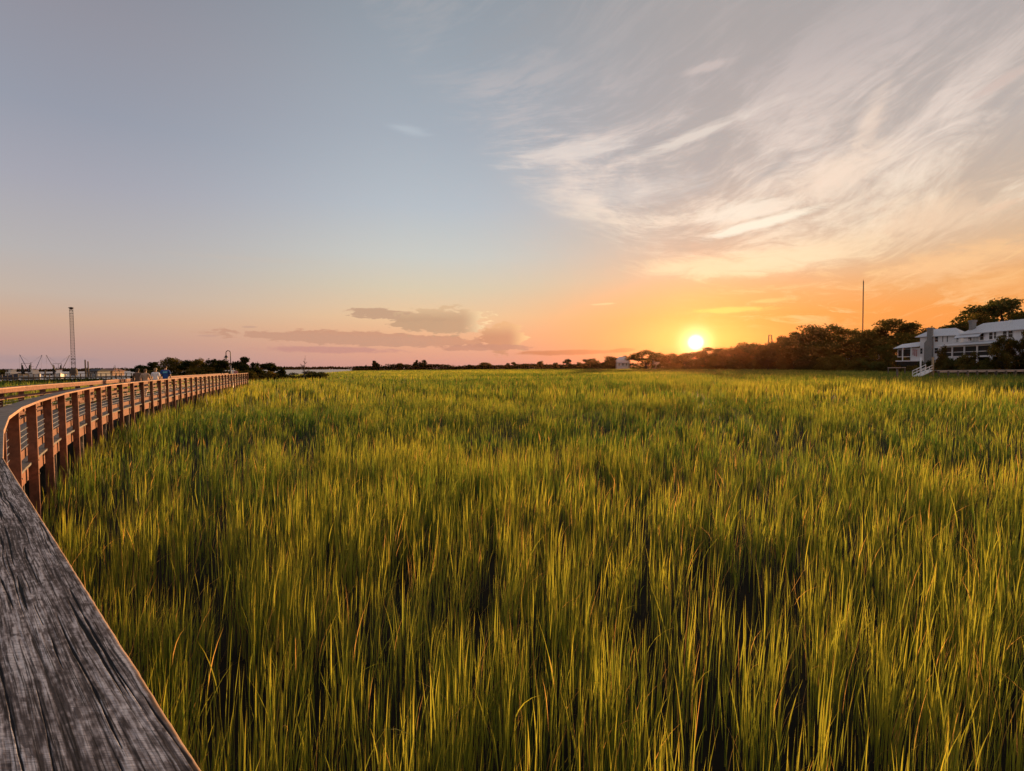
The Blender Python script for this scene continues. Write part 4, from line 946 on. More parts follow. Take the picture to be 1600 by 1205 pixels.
# --- the right house: long two-storey front seen at a slant, porch along it
P = at(1505, 560, 122.5); Q = at(1597, 560, 106.0); H = Frame(P, Q); GZ = 2.55
house = thing('white_house', 'long white two storey house with grey metal roof and columned porch behind the dock', 'house', (H.P.x, H.P.y, 0), H.rz)
DEPTH = 9.0; L = 19.0; EAVE = 9.75; RIDGE = 12.2
b = MB(); hbox(b, 0, L, -DEPTH, 0, GZ - 0.6, EAVE)
b.poly([(0, 0, EAVE), (0, DEPTH, EAVE), (0, DEPTH / 2, RIDGE - .15)]); b.poly([(L, 0, EAVE), (L, DEPTH, EAVE), (L, DEPTH / 2, RIDGE - .15)])
b.build('wall', M_white, house)
rf = roof_gable(house, -0.5, L + 0.5, -DEPTH - 0.7, 0.75, EAVE - 0.1, RIDGE)
b = MB(); b.quad((-1.6, -1.2, EAVE - 0.75), (6.5, -1.2, EAVE - 0.75), (6.5, -0.55, EAVE - .08), (-1.6, -0.55, EAVE - .08)); b.quad((-1.6, -1.2, EAVE - .83), (6.5, -1.2, EAVE - .83), (6.5, -.003, EAVE - .83), (-1.6, -.003, EAVE - .83)); b.quad((-1.6, -1.2, EAVE - .83), (6.5, -1.2, EAVE - .83), (6.5, -1.2, EAVE - .75), (-1.6, -1.2, EAVE - .75)); b.build('skirt_roof', M_roof, house)
s_c, z_c = H.pix(1519.5, 500.5, -1.5)
ch = MB(); hbox(ch, s_c - .5, s_c + .5, -2.0, -1.1, EAVE, z_c - .45); hbox(ch, s_c - .62, s_c + .62, -2.15, -.95, z_c - .45, z_c); ch.build('chimney', M_brick, rf)
s_v, z_v = H.pix(1577.5, 501.5, -3.0); v = MB(); v.tube([(s_v, 3.2, RIDGE - 1.2), (s_v, 3.2, z_v)], .16, 8); v.tube([(s_v, 3.2, z_v + .02), (s_v, 3.2, z_v + .18)], .28, 8); v.build('vent_pipe', M_trim, rf)
for (x0, x1, y0, y1) in ((1513.2, 1518.5, 522.5, 532), (1532, 1537.5, 521, 531), (1546, 1551.5, 519.5, 530), (1553.5, 1557, 519, 529), (1567.5, 1573.5, 517, 527.5), (1576, 1583, 516.5, 527)):
    s0, za = H.pix(x0, y0); s1, _ = H.pix(x1, y0); _, zb = H.pix(x1, y1); make_window(house, s0, s1, zb, za)
s0, za = H.pix(1520.6, 523); s1, _ = H.pix(1530, 523); _, zb = H.pix(1530, 536); 
d = MB(); hbox(d, s0 - .12, s0, 0, .08, zb, za + .12); hbox(d, s1, s1 + .12, 0, .08, zb, za + .12); hbox(d, s0, s1, 0, .08, za, za + .12); hbox(d, (s0 + s1) / 2 - .05, (s0 + s1) / 2 + .05, 0, .06, zb, za); fd = d.build('door', M_trim, house)
p = MB(); hbox(p, s0, s1, .006, .03, zb, za); p.build('pane', M_door, fd)
# porch
PD = 4.3; ZF = 4.55; ZE = 6.95; ZT = 7.75; PS0, PS1 = -1.2, 14.6
b = MB(); hbox(b, PS0, PS1, 0.003, PD, ZF - .32, ZF); b.build('porch_floor', M_trim, house)
b = MB()
for zz in (0, .13):
    b.poly([(PS0 - .8, -PD - .6, ZE + zz), (PS1 + .6, -PD - .6, ZE + zz), (PS1 + .2, -0.004, ZT + zz), (PS0 + .6, -0.004, ZT + zz)])
b.quad((PS0 - .8, -PD - .6, ZE), (PS1 + .6, -PD - .6, ZE), (PS1 + .6, -PD - .6, ZE + .13), (PS0 - .8, -PD - .6, ZE + .13)); b.quad((PS0 - .8, -PD - .6, ZE), (PS0 + .6, -.004, ZT), (PS0 + .6, -.004, ZT + .13), (PS0 - .8, -PD - .6, ZE + .13))
b.build('porch_roof', mat('pale porch roofing', (0.52, 0.51, 0.53), 0.5, var=0.1), house)
b = MB(); hbox(b, PS0, PS1, PD - .28, PD - .08, ZE - .30, ZE - .02); b.build('porch_beam', M_trim, house)
for k in range(5):
    s_ = PS0 + .2 + k * (PS1 - PS0 - .4) / 4; b = MB(); hbox(b, s_ - .16, s_ + .16, PD - .34, PD - .02, GZ - .4, ZE - .30); b.build('column', M_trim, house)
for k in range(4):
    s_ = PS0 + .2 + k * (PS1 - PS0 - .4) / 4; s2 = s_ + (PS1 - PS0 - .4) / 4
    b = MB(); hbox(b, s_ + .16, s2 - .16, PD - .24, PD - .14, ZF + .86, ZF + .98); b.build('porch_rail', M_trim, house)
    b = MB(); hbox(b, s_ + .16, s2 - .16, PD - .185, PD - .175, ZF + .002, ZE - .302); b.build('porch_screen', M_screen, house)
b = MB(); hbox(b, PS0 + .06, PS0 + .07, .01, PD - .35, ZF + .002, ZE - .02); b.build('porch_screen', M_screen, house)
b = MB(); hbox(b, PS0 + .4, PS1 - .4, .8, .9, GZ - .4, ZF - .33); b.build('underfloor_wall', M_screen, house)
s0, _ = H.pix(1506, 533); s1, z0 = H.pix(1533, 536)
b = MB(); hbox(b, -1.0, 4.6, 1.7, 1.78, ZT + .62, ZT + .70)
for k in range(15): hbox(b, -1.0 + k * .39, -.94 + k * .39, 1.72, 1.77, ZT - .25, ZT + .62)
b.build('balcony_rail', M_trim, house)

# --- the left house: big outside chimney, two storeys, porch wing to the left
P2 = at(1437, 560, 137); Q2 = at(1501, 560, 129.5); K = Frame(P2, Q2)
h2 = thing('chimney_house', 'white two storey house with wide grey front chimney and a low wing', 'house', (K.P.x, K.P.y, 0), K.rz)
def kp(px, py, o=0.0): return K.pix(px, py, o)
L2 = kp(1500, 545)[0]; _, E2 = kp(1470, 525.5); _, R2 = kp(1470, 514.5, -3); G2z = 2.7
b = MB(); hbox(b, 0, L2, -6.5, 0, G2z - .5, E2); b.build('wall', M_white, h2)
rf2 = roof_gable(h2, -.9, L2 + .5, -7.2, .7, E2 - .05, R2, hip0=2.4, hip1=2.6)
c0, _ = kp(1444, 540, .9); c1, _ = kp(1456.3, 540, .9); _, cz = kp(1450, 512.5, .5); c0b, _ = kp(1448, 540, .9); c1b, _ = kp(1455.6, 540, .9); zs = kp(1450, 536, .9)[1]
b = MB(); hbox(b, c0, c1, .004, .95, G2z - .4, zs); 
b.hexa([(c0, -.95, zs + .002), (c1, -.95, zs + .002), (c1, -.004, zs + .002), (c0, -.004, zs + .002)], [(c0b, -.9, zs + .8), (c1b, -.9, zs + .8), (c1b, -.004, zs + .8), (c0b, -.004, zs + .8)])
hbox(b, c0b, c1b, .004, .9, zs + .802, cz - .4); hbox(b, c0b - .1, c1b + .1, -.1, 1.0, cz - .398, cz); b.build('chimney', M_brick, h2)
for (x0, x1, y0, y1) in ((1461, 1466, 526.2, 534), (1472.7, 1473.9, 525.7, 534.5), (1479.7, 1481.2, 525.7, 534.5), (1494.5, 1498, 528, 534), (1460.5, 1466, 544, 552.3), (1438.0, 1441.6, 544.5, 553)):
    s0, za = kp(x0, y0); s1, _ = kp(x1, y0); _, zb = kp(x1, y1)
    if s0 < 0: continue
    make_window(h2, s0, s1, zb, za, sash=(x1 - x0) > 3, sill=(x1 - x0) > 3)
b = MB(); hbox(b, .2, L2 - .2, .003, .05, kp(1470, 556)[1] - .12, kp(1470, 556)[1] + .1); b.build('skirting_board', M_trim, h2)
# wing with an open porch
w0, _ = kp(1404, 545, -.6); _, wz0 = kp(1402, 545, .6); _, wz1 = kp(1432, 534, -1); _, wf = kp(1408, 563.5, .3)
b = MB(); hbox(b, w0 + 3.0, -.004, -5.5, -.6, wf - .3, wz0 + .1); b.build('wing_wall', M_white, h2)
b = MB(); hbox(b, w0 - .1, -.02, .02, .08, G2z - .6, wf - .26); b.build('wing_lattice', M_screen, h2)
b = MB()
for zz in (0, .12): b.poly([(w0 - .8, -.6, wz0 + zz), (-.02, -.6, wz0 + .35 + zz), (-.02, 3.2, wz1 + zz), (w0 - .2, 3.2, wz1 - .6 + zz)])
b.quad((w0 - .8, -.6, wz0), (-.02, -.6, wz0 + .35), (-.02, -.6, wz0 + .47), (w0 - .8, -.6, wz0 + .12)); b.build('wing_roof', M_roof, h2)
b = MB(); hbox(b, w0 - .3, -.01, -.55, .35, wf - .25, wf); b.build('wing_deck', M_trim, h2)
for px in (1410.5, 1423.5):
    s_, _ = kp(px, 550, .2); b = MB(); hbox(b, s_ - .1, s_ + .1, .1, .3, wf + .002, wz0 + .2); b.build('wing_post', M_trim, h2)
s0, za = kp(1411, 546, -.6); s1, _ = kp(1423.5, 546, -.6); _, zb = kp(1422, 557, -.6); make_window(h2, s0, s1, zb, za, n=-.6, sash=False)  # dark panes stand for the shade inside the open porch
s0, za = kp(1403.5, 547, -.6); s1, _ = kp(1409.5, 546, -.6); make_window(h2, s0, s1, zb, za, n=-.6, sash=False)
s0, za = kp(1426, 545, .1); s1, _ = kp(1434, 545, .1); _, zb = kp(1433, 557, .1)
b = MB()
for k in range(3): hbox(b, s0 + k * (s1 - s0) / 3, s0 + (k + .7) * (s1 - s0) / 3, .1, .14, zb + (2 - k) * .15, za - k * .12)
b.build('hanging_flag', M_flag, h2)

# --- small white house at the far end of the marsh, and roofs glimpsed through the trees
def small_house(px0, px1, ybase, yeave, yridge, Y, name, label, porch=True, group=None):
    a_, b_ = at(px0, ybase, Y), at(px1, ybase, Y); f = Frame(a_, b_); r = thing(name, label, 'house', (f.P.x, f.P.y, 0), f.rz, group)
    ze = at(px0, yeave, Y).z; zr = at(px0, yridge, Y).z; zb = at(px0, ybase, Y).z; L_ = f.L
    m = MB(); hbox(m, 0, L_, -6, 0, 0.2, ze); m.build('wall', M_white, r)
    roof_gable(r, -.5, L_ + .5, -6.6, .6, ze, zr, hip0=L_ * .3, hip1=L_ * .3, seams=False)
    n = max(2, int(L_ / 2.4)); fl = [zb + 1.0] if ze - zb < 5 else [zb + 1.1, zb + 4.0]
    for z_ in fl:
        for k in range(n):
            s_ = (k + .5) * L_ / n; make_window(r, s_ - .45, s_ + .45, z_, min(z_ + 1.6, ze - .25), sill=False)
    if porch:
        zp = zb + 3.1; m = MB(); m.hexa([(-.6, -2.8, zp), (L_ + .6, -2.8, zp), (L_ + .6, -.003, zp + .5), (-.6, -.003, zp + .5)], [(-.6, -2.8, zp + .14), (L_ + .6, -2.8, zp + .14), (L_ + .6, -.003, zp + .64), (-.6, -.003, zp + .64)]); m.build('porch_roof', M_roof, r)
        for k in range(4):
            s_ = k * L_ / 3; m = MB(); hbox(m, s_ - .13, s_ + .13, 2.4, 2.66, 0.2, zp); m.build('column', M_trim, r)
    return r
small_house(964.5, 982, 573.2, 563.5, 558.0, 398, 'white_house', 'small white two storey house at the far end of the marsh left of the sun')
small_house(1023, 1031, 566, 560.5, 557.5, 385, 'white_house', 'pale house front half hidden by trees right of the domed tree', porch=False)
small_house(1338, 1362, 565.5, 560.5, 555.5, 196, 'cottage', 'low grey roofed cottage glimpsed under the oaks below the radio mast', porch=False)
small_house(1360, 1374, 558.5, 553.5, 549.5, 215, 'cottage', 'pale cottage wall glimpsed between the oak trunks left of the white wing', porch=False)

# ---------------------------------------------------------------- private dock with its gangway
M_dock = wood_mat('dock timber', (0.60, 0.46, 0.37), (0.48, 0.37, 0.30), (0.30, 0.23, 0.19), s=0.3)
M_alu = mat('white gangway paint', (0.74, 0.73, 0.72), 0.45, var=0.08)
dk = thing('dock', 'long low timber dock running to the right edge in front of the white houses', 'dock', (0, 0, 0))
DA = at(1458, 578.8, 94); DB = at(1665, 573.5, 95.5); dz = DA.z; DB.z = dz; dd = (DB - DA).normalized(); dn = Vector((dd.y, -dd.x, 0))
b = MB(); b.obox((DA + DB) / 2 + Vector((0, 0, -.03)), dd, dn, (0, 0, 1), (DB - DA).length / 2, .9, .03); b.build('deck', M_dock, dk)
for sg in (-1, 1):
    b = MB(); b.obox((DA + DB) / 2 + dn * (.86 * sg) + Vector((0, 0, -.225)), dd, dn, (0, 0, 1), (DB - DA).length / 2, .04, .16); b.build('stringer', M_dock, dk)
n = 14
for k in range(n):
    for sg in (-1, 1):
        q = DA + (DB - DA) * ((k + .1) / n) + dn * (.98 * sg); b = MB(); b.tube([(q.x, q.y, -.3), (q.x, q.y, dz - .12)], .14, 8); b.build('piling', M_pile, dk)
gw = thing('gangway', 'white painted gangway with handrails sloping down from the dock end', 'gangway', (0, 0, 0))
GA = at(1452.5, 578.5, 93.6); GB = at(1432.0, 588.5, 91.5); gd = (GB - GA).normalized(); gn = Vector((gd.y, -gd.x, 0)).normalized(); gu = gd.cross(gn).normalized(); gu = gu if gu.z > 0 else -gu
b = MB(); b.obox((GA + GB) / 2, gd, gn, gu, (GB - GA).length / 2, .65, .05); b.build('ramp', M_alu, gw)
for sg in (-1, 1):
    b = MB()
    for hh in (1.0, .5): b.bar(GA + gn * (.62 * sg) + Vector((0, 0, hh)), GB + gn * (.62 * sg) + Vector((0, 0, hh)), .09)
    for k in range(4): q = GA + (GB - GA) * (k / 3) + gn * (.62 * sg); b.bar(q, q + Vector((0, 0, 1.0)), .08)
    b.build('handrail', M_alu, gw)
def piling(px, y0, y1, Y, r_, label, m=M_pile, cap=None, group=None):
    q = at(px, y1, Y); t_ = at(px, y0, Y); root = thing('piling', label, 'piling', (q.x, q.y, 0), 0, group)
    b = MB(); b.tube([(0, 0, -.4), (0, 0, t_.z)], [r_ * 1.05, r_], 10); b.build('shaft', m, root)
    b = MB(); b.lathe([(r_ * 1.05, t_.z + .003), (r_ * 1.05, t_.z + .05), (0.01, t_.z + .16 if cap else t_.z + .06)]); b.build('pile_cap', cap or m, root)
    return root
M_tan = wood_mat('pale piling timber', (0.36, 0.27, 0.17), (0.27, 0.20, 0.13), (0.16, 0.12, 0.09), s=0.4)
piling(1457, 558.5, 592, 93, .19, 'thick tan piling at the end of the dock beside the gangway', M_tan)
piling(1438.2, 558.5, 582, 95, .12, 'thin pale piling behind the white gangway', M_alu)
piling(1402, 577.8, 587.5, 91, .16, 'short dark piling alone in the grass left of the gangway')
b = MB(); q0, q1 = at(1388, 574.8, 112), at(1414, 574.5, 112); b.bar(q0, q1, .5, .12); 
sd_ = thing('float_dock', 'weathered plank float lying at the bank left of the gangway', 'dock', (0, 0, 0)); b.build('planking', M_dock, sd_)
for q in (q0, (q0 + q1) / 2, q1): b = MB(); b.tube([(q.x, q.y, -.3), (q.x, q.y, q.z - .06)], .1, 8); b.build('leg', M_pile, sd_)

# ---------------------------------------------------------------- mast and towers
M_lat = mat('galvanised lattice steel', (0.09, 0.085, 0.085), 0.6, 0.3)
M_rust = mat('dark painted steel', (0.10, 0.085, 0.08), 0.6, 0.3)
def lattice(mb, x, y, z0, z1, w0, w1, n, r_, legs=4):
    def c(i, z): f = (z - z0) / (z1 - z0); w = (w0 + (w1 - w0) * f) / 2; a = 2 * math.pi * (i + .5) / legs; q = w * 1.414 if legs == 4 else w * 1.15; return Vector((x + q * math.cos(a), y + q * math.sin(a), z))
    for i in range(legs): mb.bar(c(i, z0), c(i, z1), r_ * 1.5)
    for k in range(n):
        za = z0 + (z1 - z0) * k / n; zb = z0 + (z1 - z0) * (k + 1) / n
        for i in range(legs):
            j = (i + 1) % legs; mb.bar(c(i, zb), c(j, zb), r_)
            mb.bar(c(i, za), c(j, zb), r_) if k % 2 else mb.bar(c(j, za), c(i, zb), r_)
Y = 300; q = at(115, 580, Y); zt = at(113.6, 481.5, Y).z
tw = thing('lattice_tower', 'tall slim steel lattice tower with a flat platform on top by the shrimp docks', 'tower', (q.x, q.y, 0), 0.71)
b = MB(); lattice(b, 0, 0, 1.5, zt, 1.9, 1.55, 24, .13); b.build('lattice', M_lat, tw)
b = MB(); b.lathe([(.3, zt - .9), (.9, zt - .1), (1.35, zt), (1.35, zt + .25), (.2, zt + .6)], n=10); b.build('top_platform', M_rust, tw)
for zz in (at(115, 568, Y).z, at(115, 561.5, Y).z): b = MB(); b.box(-1.1, 1.1, -1.1, 1.1, zz, zz + .35); b.build('band', M_rust, tw)
b = MB(); b.lathe([(1.9, 0), (1.9, 2.6), (1.5, 3.8), (1.1, 4.4)], n=10); b.build('base', M_pile, tw)
Y = 620; q = at(1347, 572, Y); zt = at(1348.2, 439.5, Y).z
rm = thing('radio_mast', 'very tall thin radio mast rising above the oaks on the right', 'mast', (q.x, q.y, 0))
b = MB(); lattice(b, 0, 0, 0, zt, 1.0, 1.0, 70, .12, 3); b.build('lattice', M_lat, rm)
b = MB(); b.tube([(0, 0, 0.2), (0, 0, zt + 2)], .22, 6); b.build('spine', M_rust, rm)
Y = 345; q = at(1203, 572, Y); zt = at(1203, 523.5, Y).z
ft = thing('frame_tower', 'narrow two legged steel frame standing up out of the oaks right of the sun', 'tower', (q.x, q.y, 0))
for sg in (-1, 1): b = MB(); b.bar((sg * 2.7, 0, 0), (sg * .85, 0, zt), .5); b.build('leg', M_rust, ft)
b = MB(); b.bar((-1.0, 0, zt - .1), (1.0, 0, zt - .1), .45)
for zz in (.55, .75, .88): b.bar((-(2.7 - 1.85 * zz), 0, zt * zz), (2.7 - 1.85 * zz, 0, zt * zz), .22)
b.build('crossbar', M_rust, ft)

# ---------------------------------------------------------------- street lamps on the boardwalk
M_lamp = mat('dark bronze lamp metal', (0.045, 0.038, 0.034), 0.45, 0.6)
M_pole = mat('grey painted pole', (0.32, 0.30, 0.30), 0.5, 0.3)
M_globe = mat('frosted lamp globe', (0.85, 0.83, 0.80), 0.25)
def lamp(px, ybase, ytop, Y, label, name='street_lamp', side=-1):
    q = at(px, ybase, Y); t_ = at(px, ytop, Y); Hh = t_.z - q.z; k = Hh / 3.9
    r = thing(name, label, 'street lamp', (q.x, q.y, q.z), 0, None)
    b = MB(); b.lathe([(.24, -.5), (.24, .12), (.15, .18), (.10, .42), (.075, .5)], n=12); b.build('base', M_lamp, r)
    b = MB(); b.tube([(0, 0, .5), (0, 0, 2.1 * k)], .055, 8); b.build('pole', M_pole, r)
    rr = .26 * k; b = MB(); pts = [(0, 0, 2.1 * k), (0, 0, Hh - rr)] + [(side * (rr - rr * math.cos(a)), 0, Hh - rr + rr * math.sin(a)) for a in np.linspace(.3, 3.14, 9)] + [(side * 2 * rr, 0, Hh - rr - .18 * k)]
    pts = pts[:2] + [(side * x_ if False else x_, y_, z_) for x_, y_, z_ in pts[2:]]; b.tube(pts, .045, 8); arm = b.build('arm', M_lamp, r)
    hx, hz = side * 2 * rr, Hh - rr - .18 * k
    b = MB(); b.lathe([(.04, .05), (.06, -.10), (.13, -.22), (.23, -.34), (.235, -.36)], (hx, 0, hz), 14); b.build('lamp_shade', M_lamp, r)
    b = MB(); b.lathe([(.02, -.52), (.10, -.49), (.15, -.42), (.15, -.36), (.1, -.33)], (hx, 0, hz), 12); b.build('globe', M_globe, r)
    return r
lamp(361.3, 599.5, 548, 58, 'gooseneck lamp on a tall post beside the far railing')
for (px, yb, yt, Y, lab) in ((181, 588, 571.5, 150, 'distant gooseneck lamp, left of two by the far pier'), (197, 588, 574, 155, 'distant gooseneck lamp near the hammock trees'), (187, 588, 576.5, 170, 'small distant lamp between the two far gooseneck lamps')):
    lamp(px, yb, yt, Y, lab)

# ---------------------------------------------------------------- shrimp boats and waterfront on the left
M_hullw = mat('white hull paint', (0.70, 0.66, 0.62), 0.5, var=0.2, vscale=0.8)
M_hullb = mat('dark hull paint', (0.04, 0.05, 0.09), 0.5)
M_blue = mat('blue rig paint', (0.03, 0.05, 0.16), 0.5)
M_net = mat('hanging dark nets', (0.035, 0.038, 0.034), 0.9, var=0.5, vscale=3.0)
M_cab = mat('sunlit cabin paint', (0.78, 0.70, 0.62), 0.5, var=0.1)
M_redp = mat('red boat paint', (0.40, 0.06, 0.06), 0.5)
def boat(px, Y, length, label, hullm, cabm, booms, rz, nets=True, mast=6.5, trim=None):
    q = at(px, 590, Y); r = thing('shrimp_boat', label, 'boat', (q.x, q.y, 0.0), rz, None, (.72, .72, .72))
    b = MB(); secs = []; N_ = 9
    for i in range(N_):
        f = i / (N_ - 1); x = -length / 2 + length * f; wd = 2.3 * (1 - max(0, (f - .55) / .45) ** 2) * (0.86 + .14 * min(1, f * 4)) + .05; sh = 1.5 + 1.3 * max(0, (f - .4) / .6) ** 1.8 + .15 * (1 - f)
        secs.append([(x, -wd, sh), (x, -wd * .86, .4), (x, 0, -.5), (x, wd * .86, .4), (x, wd, sh)])
    for a_, c_ in zip(secs[:-1], secs[1:]):
        for k in range(4): b.quad(a_[k], a_[k + 1], c_[k + 1], c_[k], True)
        b.quad(a_[4], a_[0], c_[0], c_[4])
    b.poly(secs[0]); b.build('hull', hullm, r)
    b = MB(); z = 1.6; b.box(length * .02, length * .30, -1.5, 1.5, z, z + 1.7); b.box(length * .14, length * .26, -1.1, 1.1, z + 1.703, z + 2.9); cb = b.build('cabin', cabm, r)
    for k, (x0, x1) in enumerate(((.05, .10), (.13, .18), (.21, .26))): 
        for sg in (-1, 1): b = MB(); yy = sg * 1.515; b.box(length * x0, length * x1, min(yy, yy - .03 * sg), max(yy, yy - .03 * sg), z + .75, z + 1.4); b.build('window', M_pane, cb)
    b = MB(); b.box(length * .12, length * .28, -1.3, 1.3, z + 2.903, z + 3.0); b.build('cabin_roof', trim or M_trim, cb)
    b = MB(); b.tube([(-.3, 0, 1.5), (-.3, 0, 1.5 + mast)], [.14, .07], 8); b.bar((-.3, -1.0, 1.5 + mast * .7), (-.3, 1.0, 1.5 + mast * .7), .1); b.build('mast', M_rust, r)
    for sg in (-1, 1):
        b = MB(); e_ = Vector((-.6 * 0, sg * booms[0], booms[1])); s_ = Vector((0, sg * .7, 2.6)); b.tube([s_, e_], [.17, .09], 6); b.tube([s_ + Vector((.4, 0, 0)), s_ + (e_ - s_) * .55], .05, 4)
        b.build('outrigger', M_blue if booms[2] else M_rust, r)
        b = MB(); b.tube([(-.3, 0, 1.5 + mast * .95), e_], .03, 4); b.tube([e_, (-length * .1, sg * booms[0] * .92, 1.5)], .025, 4); b.build('rigging', M_rust, r)
    if nets:
        b = MB(); x0 = -length * .36
        for sg in (-1, 1): b.bar((x0, sg * 1.7, 1.5), (x0, sg * 1.7, 7.6), .16)
        b.bar((x0, -1.7, 7.6), (x0, 1.7, 7.6), .16); gt = b.build('gantry', M_rust, r)
        for sg in (-1, 1): b = MB(); b.tube([(x0, sg * 1.35, 6.9), (x0, sg * 1.3, 4.6), (x0 + .1, sg * 1.2, 2.4)], [.15, .5, .75], 7); b.build('net', M_net, gt)
    return r
boat(50, 176, 15, 'shrimp boat with blue outriggers raised in a wide V and white cabin', M_hullw, M_cab, (4.2, 11.6, 1), -0.45)
boat(92, 192, 13, 'shrimp boat with dark hanging nets and thin raised outriggers left of the lattice tower', M_hullw, M_trim, (4.6, 12.0, 0), -0.75, mast=6.0, trim=M_redp)
boat(14, 170, 13, 'low grey workboat moored at the left edge of the view', M_hullb, M_cab, (1.2, 5.0, 0), -0.3, nets=False, mast=3.5)
pr = thing('pier', 'long dark timber pier in front of the shrimp boats', 'pier', (0, 0, 0))
PA = at(-60, 591.5, 135); PB = at(208, 589.5, 140); PB.z = PA.z = 1.0
b = MB(); b.bar(PA, PB, 1.6, .35); b.build('deck', M_pile, pr)
b = MB(); b.bar(PA + Vector((0, 0, 1.0)), PB + Vector((0, 0, 1.0)), .14, .10); b.build('rail', M_pile, pr)
for k in range(34):
    q = PA + (PB - PA) * (k / 33); b = MB(); b.tube([(q.x, q.y - .6, -.2), (q.x, q.y - .6, 2.0)], .13, 6); b.build('post', M_pile, pr)
def shed(px0, px1, yb, ye, yr, Y, name, label, wallm, roofm, depth=8.0, hip=.25, cat='building'):
    a_, c_ = at(px0, yb, Y), at(px1, yb, Y); f = Frame(a_, c_); r = thing(name, label, cat, (f.P.x, f.P.y, 0), f.rz); ze = at(px0, ye, Y).z; zr = at(px0, yr, Y).z; zb = max(.1, at(px0, yb, Y).z)
    m = MB(); hbox(m, 0, f.L, -depth, 0, 0.0, ze); m.build('wall', wallm, r); roof_gable(r, -.8, f.L + .8, -depth - .6, .8, ze, zr, m=roofm, hip0=f.L * hip, hip1=f.L * hip, seams=False)
    n_ = max(2, int(f.L / 3.6))
    for k in range(n_): s_ = (k + .5) * f.L / n_; make_window(r, s_ - .6, s_ + .6, zb + .9, min(zb + 2.4, ze - .3), sill=False)
    return r
M_shedw = mat('grey shed cladding', (0.30, 0.30, 0.31), 0.8, var=0.2); M_shedr = mat('dark shed roofing', (0.06, 0.055, 0.055), 0.8); M_tanw = mat('tan restaurant wall', (0.42, 0.26, 0.18), 0.8, var=0.15); M_tanr = mat('brown tile roofing', (0.25, 0.13, 0.10), 0.8, var=0.2)
shed(135, 152.5, 588, 580.5, 576.8, 250, 'dock_shed', 'grey shed with a dark hipped roof behind two bare poles', M_shedw, M_shedr)
shed(152.5, 176, 588.5, 580.5, 576, 262, 'waterfront_building', 'tan waterfront building with a brown hipped roof right of the grey shed', M_tanw, M_tanr)
shed(2, 26, 589, 584.2, 583.2, 290, 'net_shed', 'long low dark shed at the left edge of the waterfront', M_shedr, M_shedr, hip=.02)
shed(66, 86, 589.5, 585.5, 584.0, 300, 'packing_shed', 'low pale packing shed between the two shrimp boats', M_hullw, M_shedr, hip=.05)
piling(134, 562.5, 590, 222, .26, 'taller bare pole in front of the grey dock shed', M_pile)
piling(138.4, 565, 590, 222, .24, 'shorter bare pole in front of the grey dock shed', M_pile)
piling(71, 579, 591, 230, .3, 'dark mooring pole right of the shrimp boat with blue outriggers', M_pile)
piling(20, 584, 591, 214, .32, 'pale mooring pole near the left edge', M_hullw)
T('cedar', -4, 9, 577.5, 225, 'dark tree cut by the left edge of the view', None, z0=0.2)
T('bush', 0, 26, 586, 190, 'low dark scrub along the creek at the left edge', None, z0=0.1)
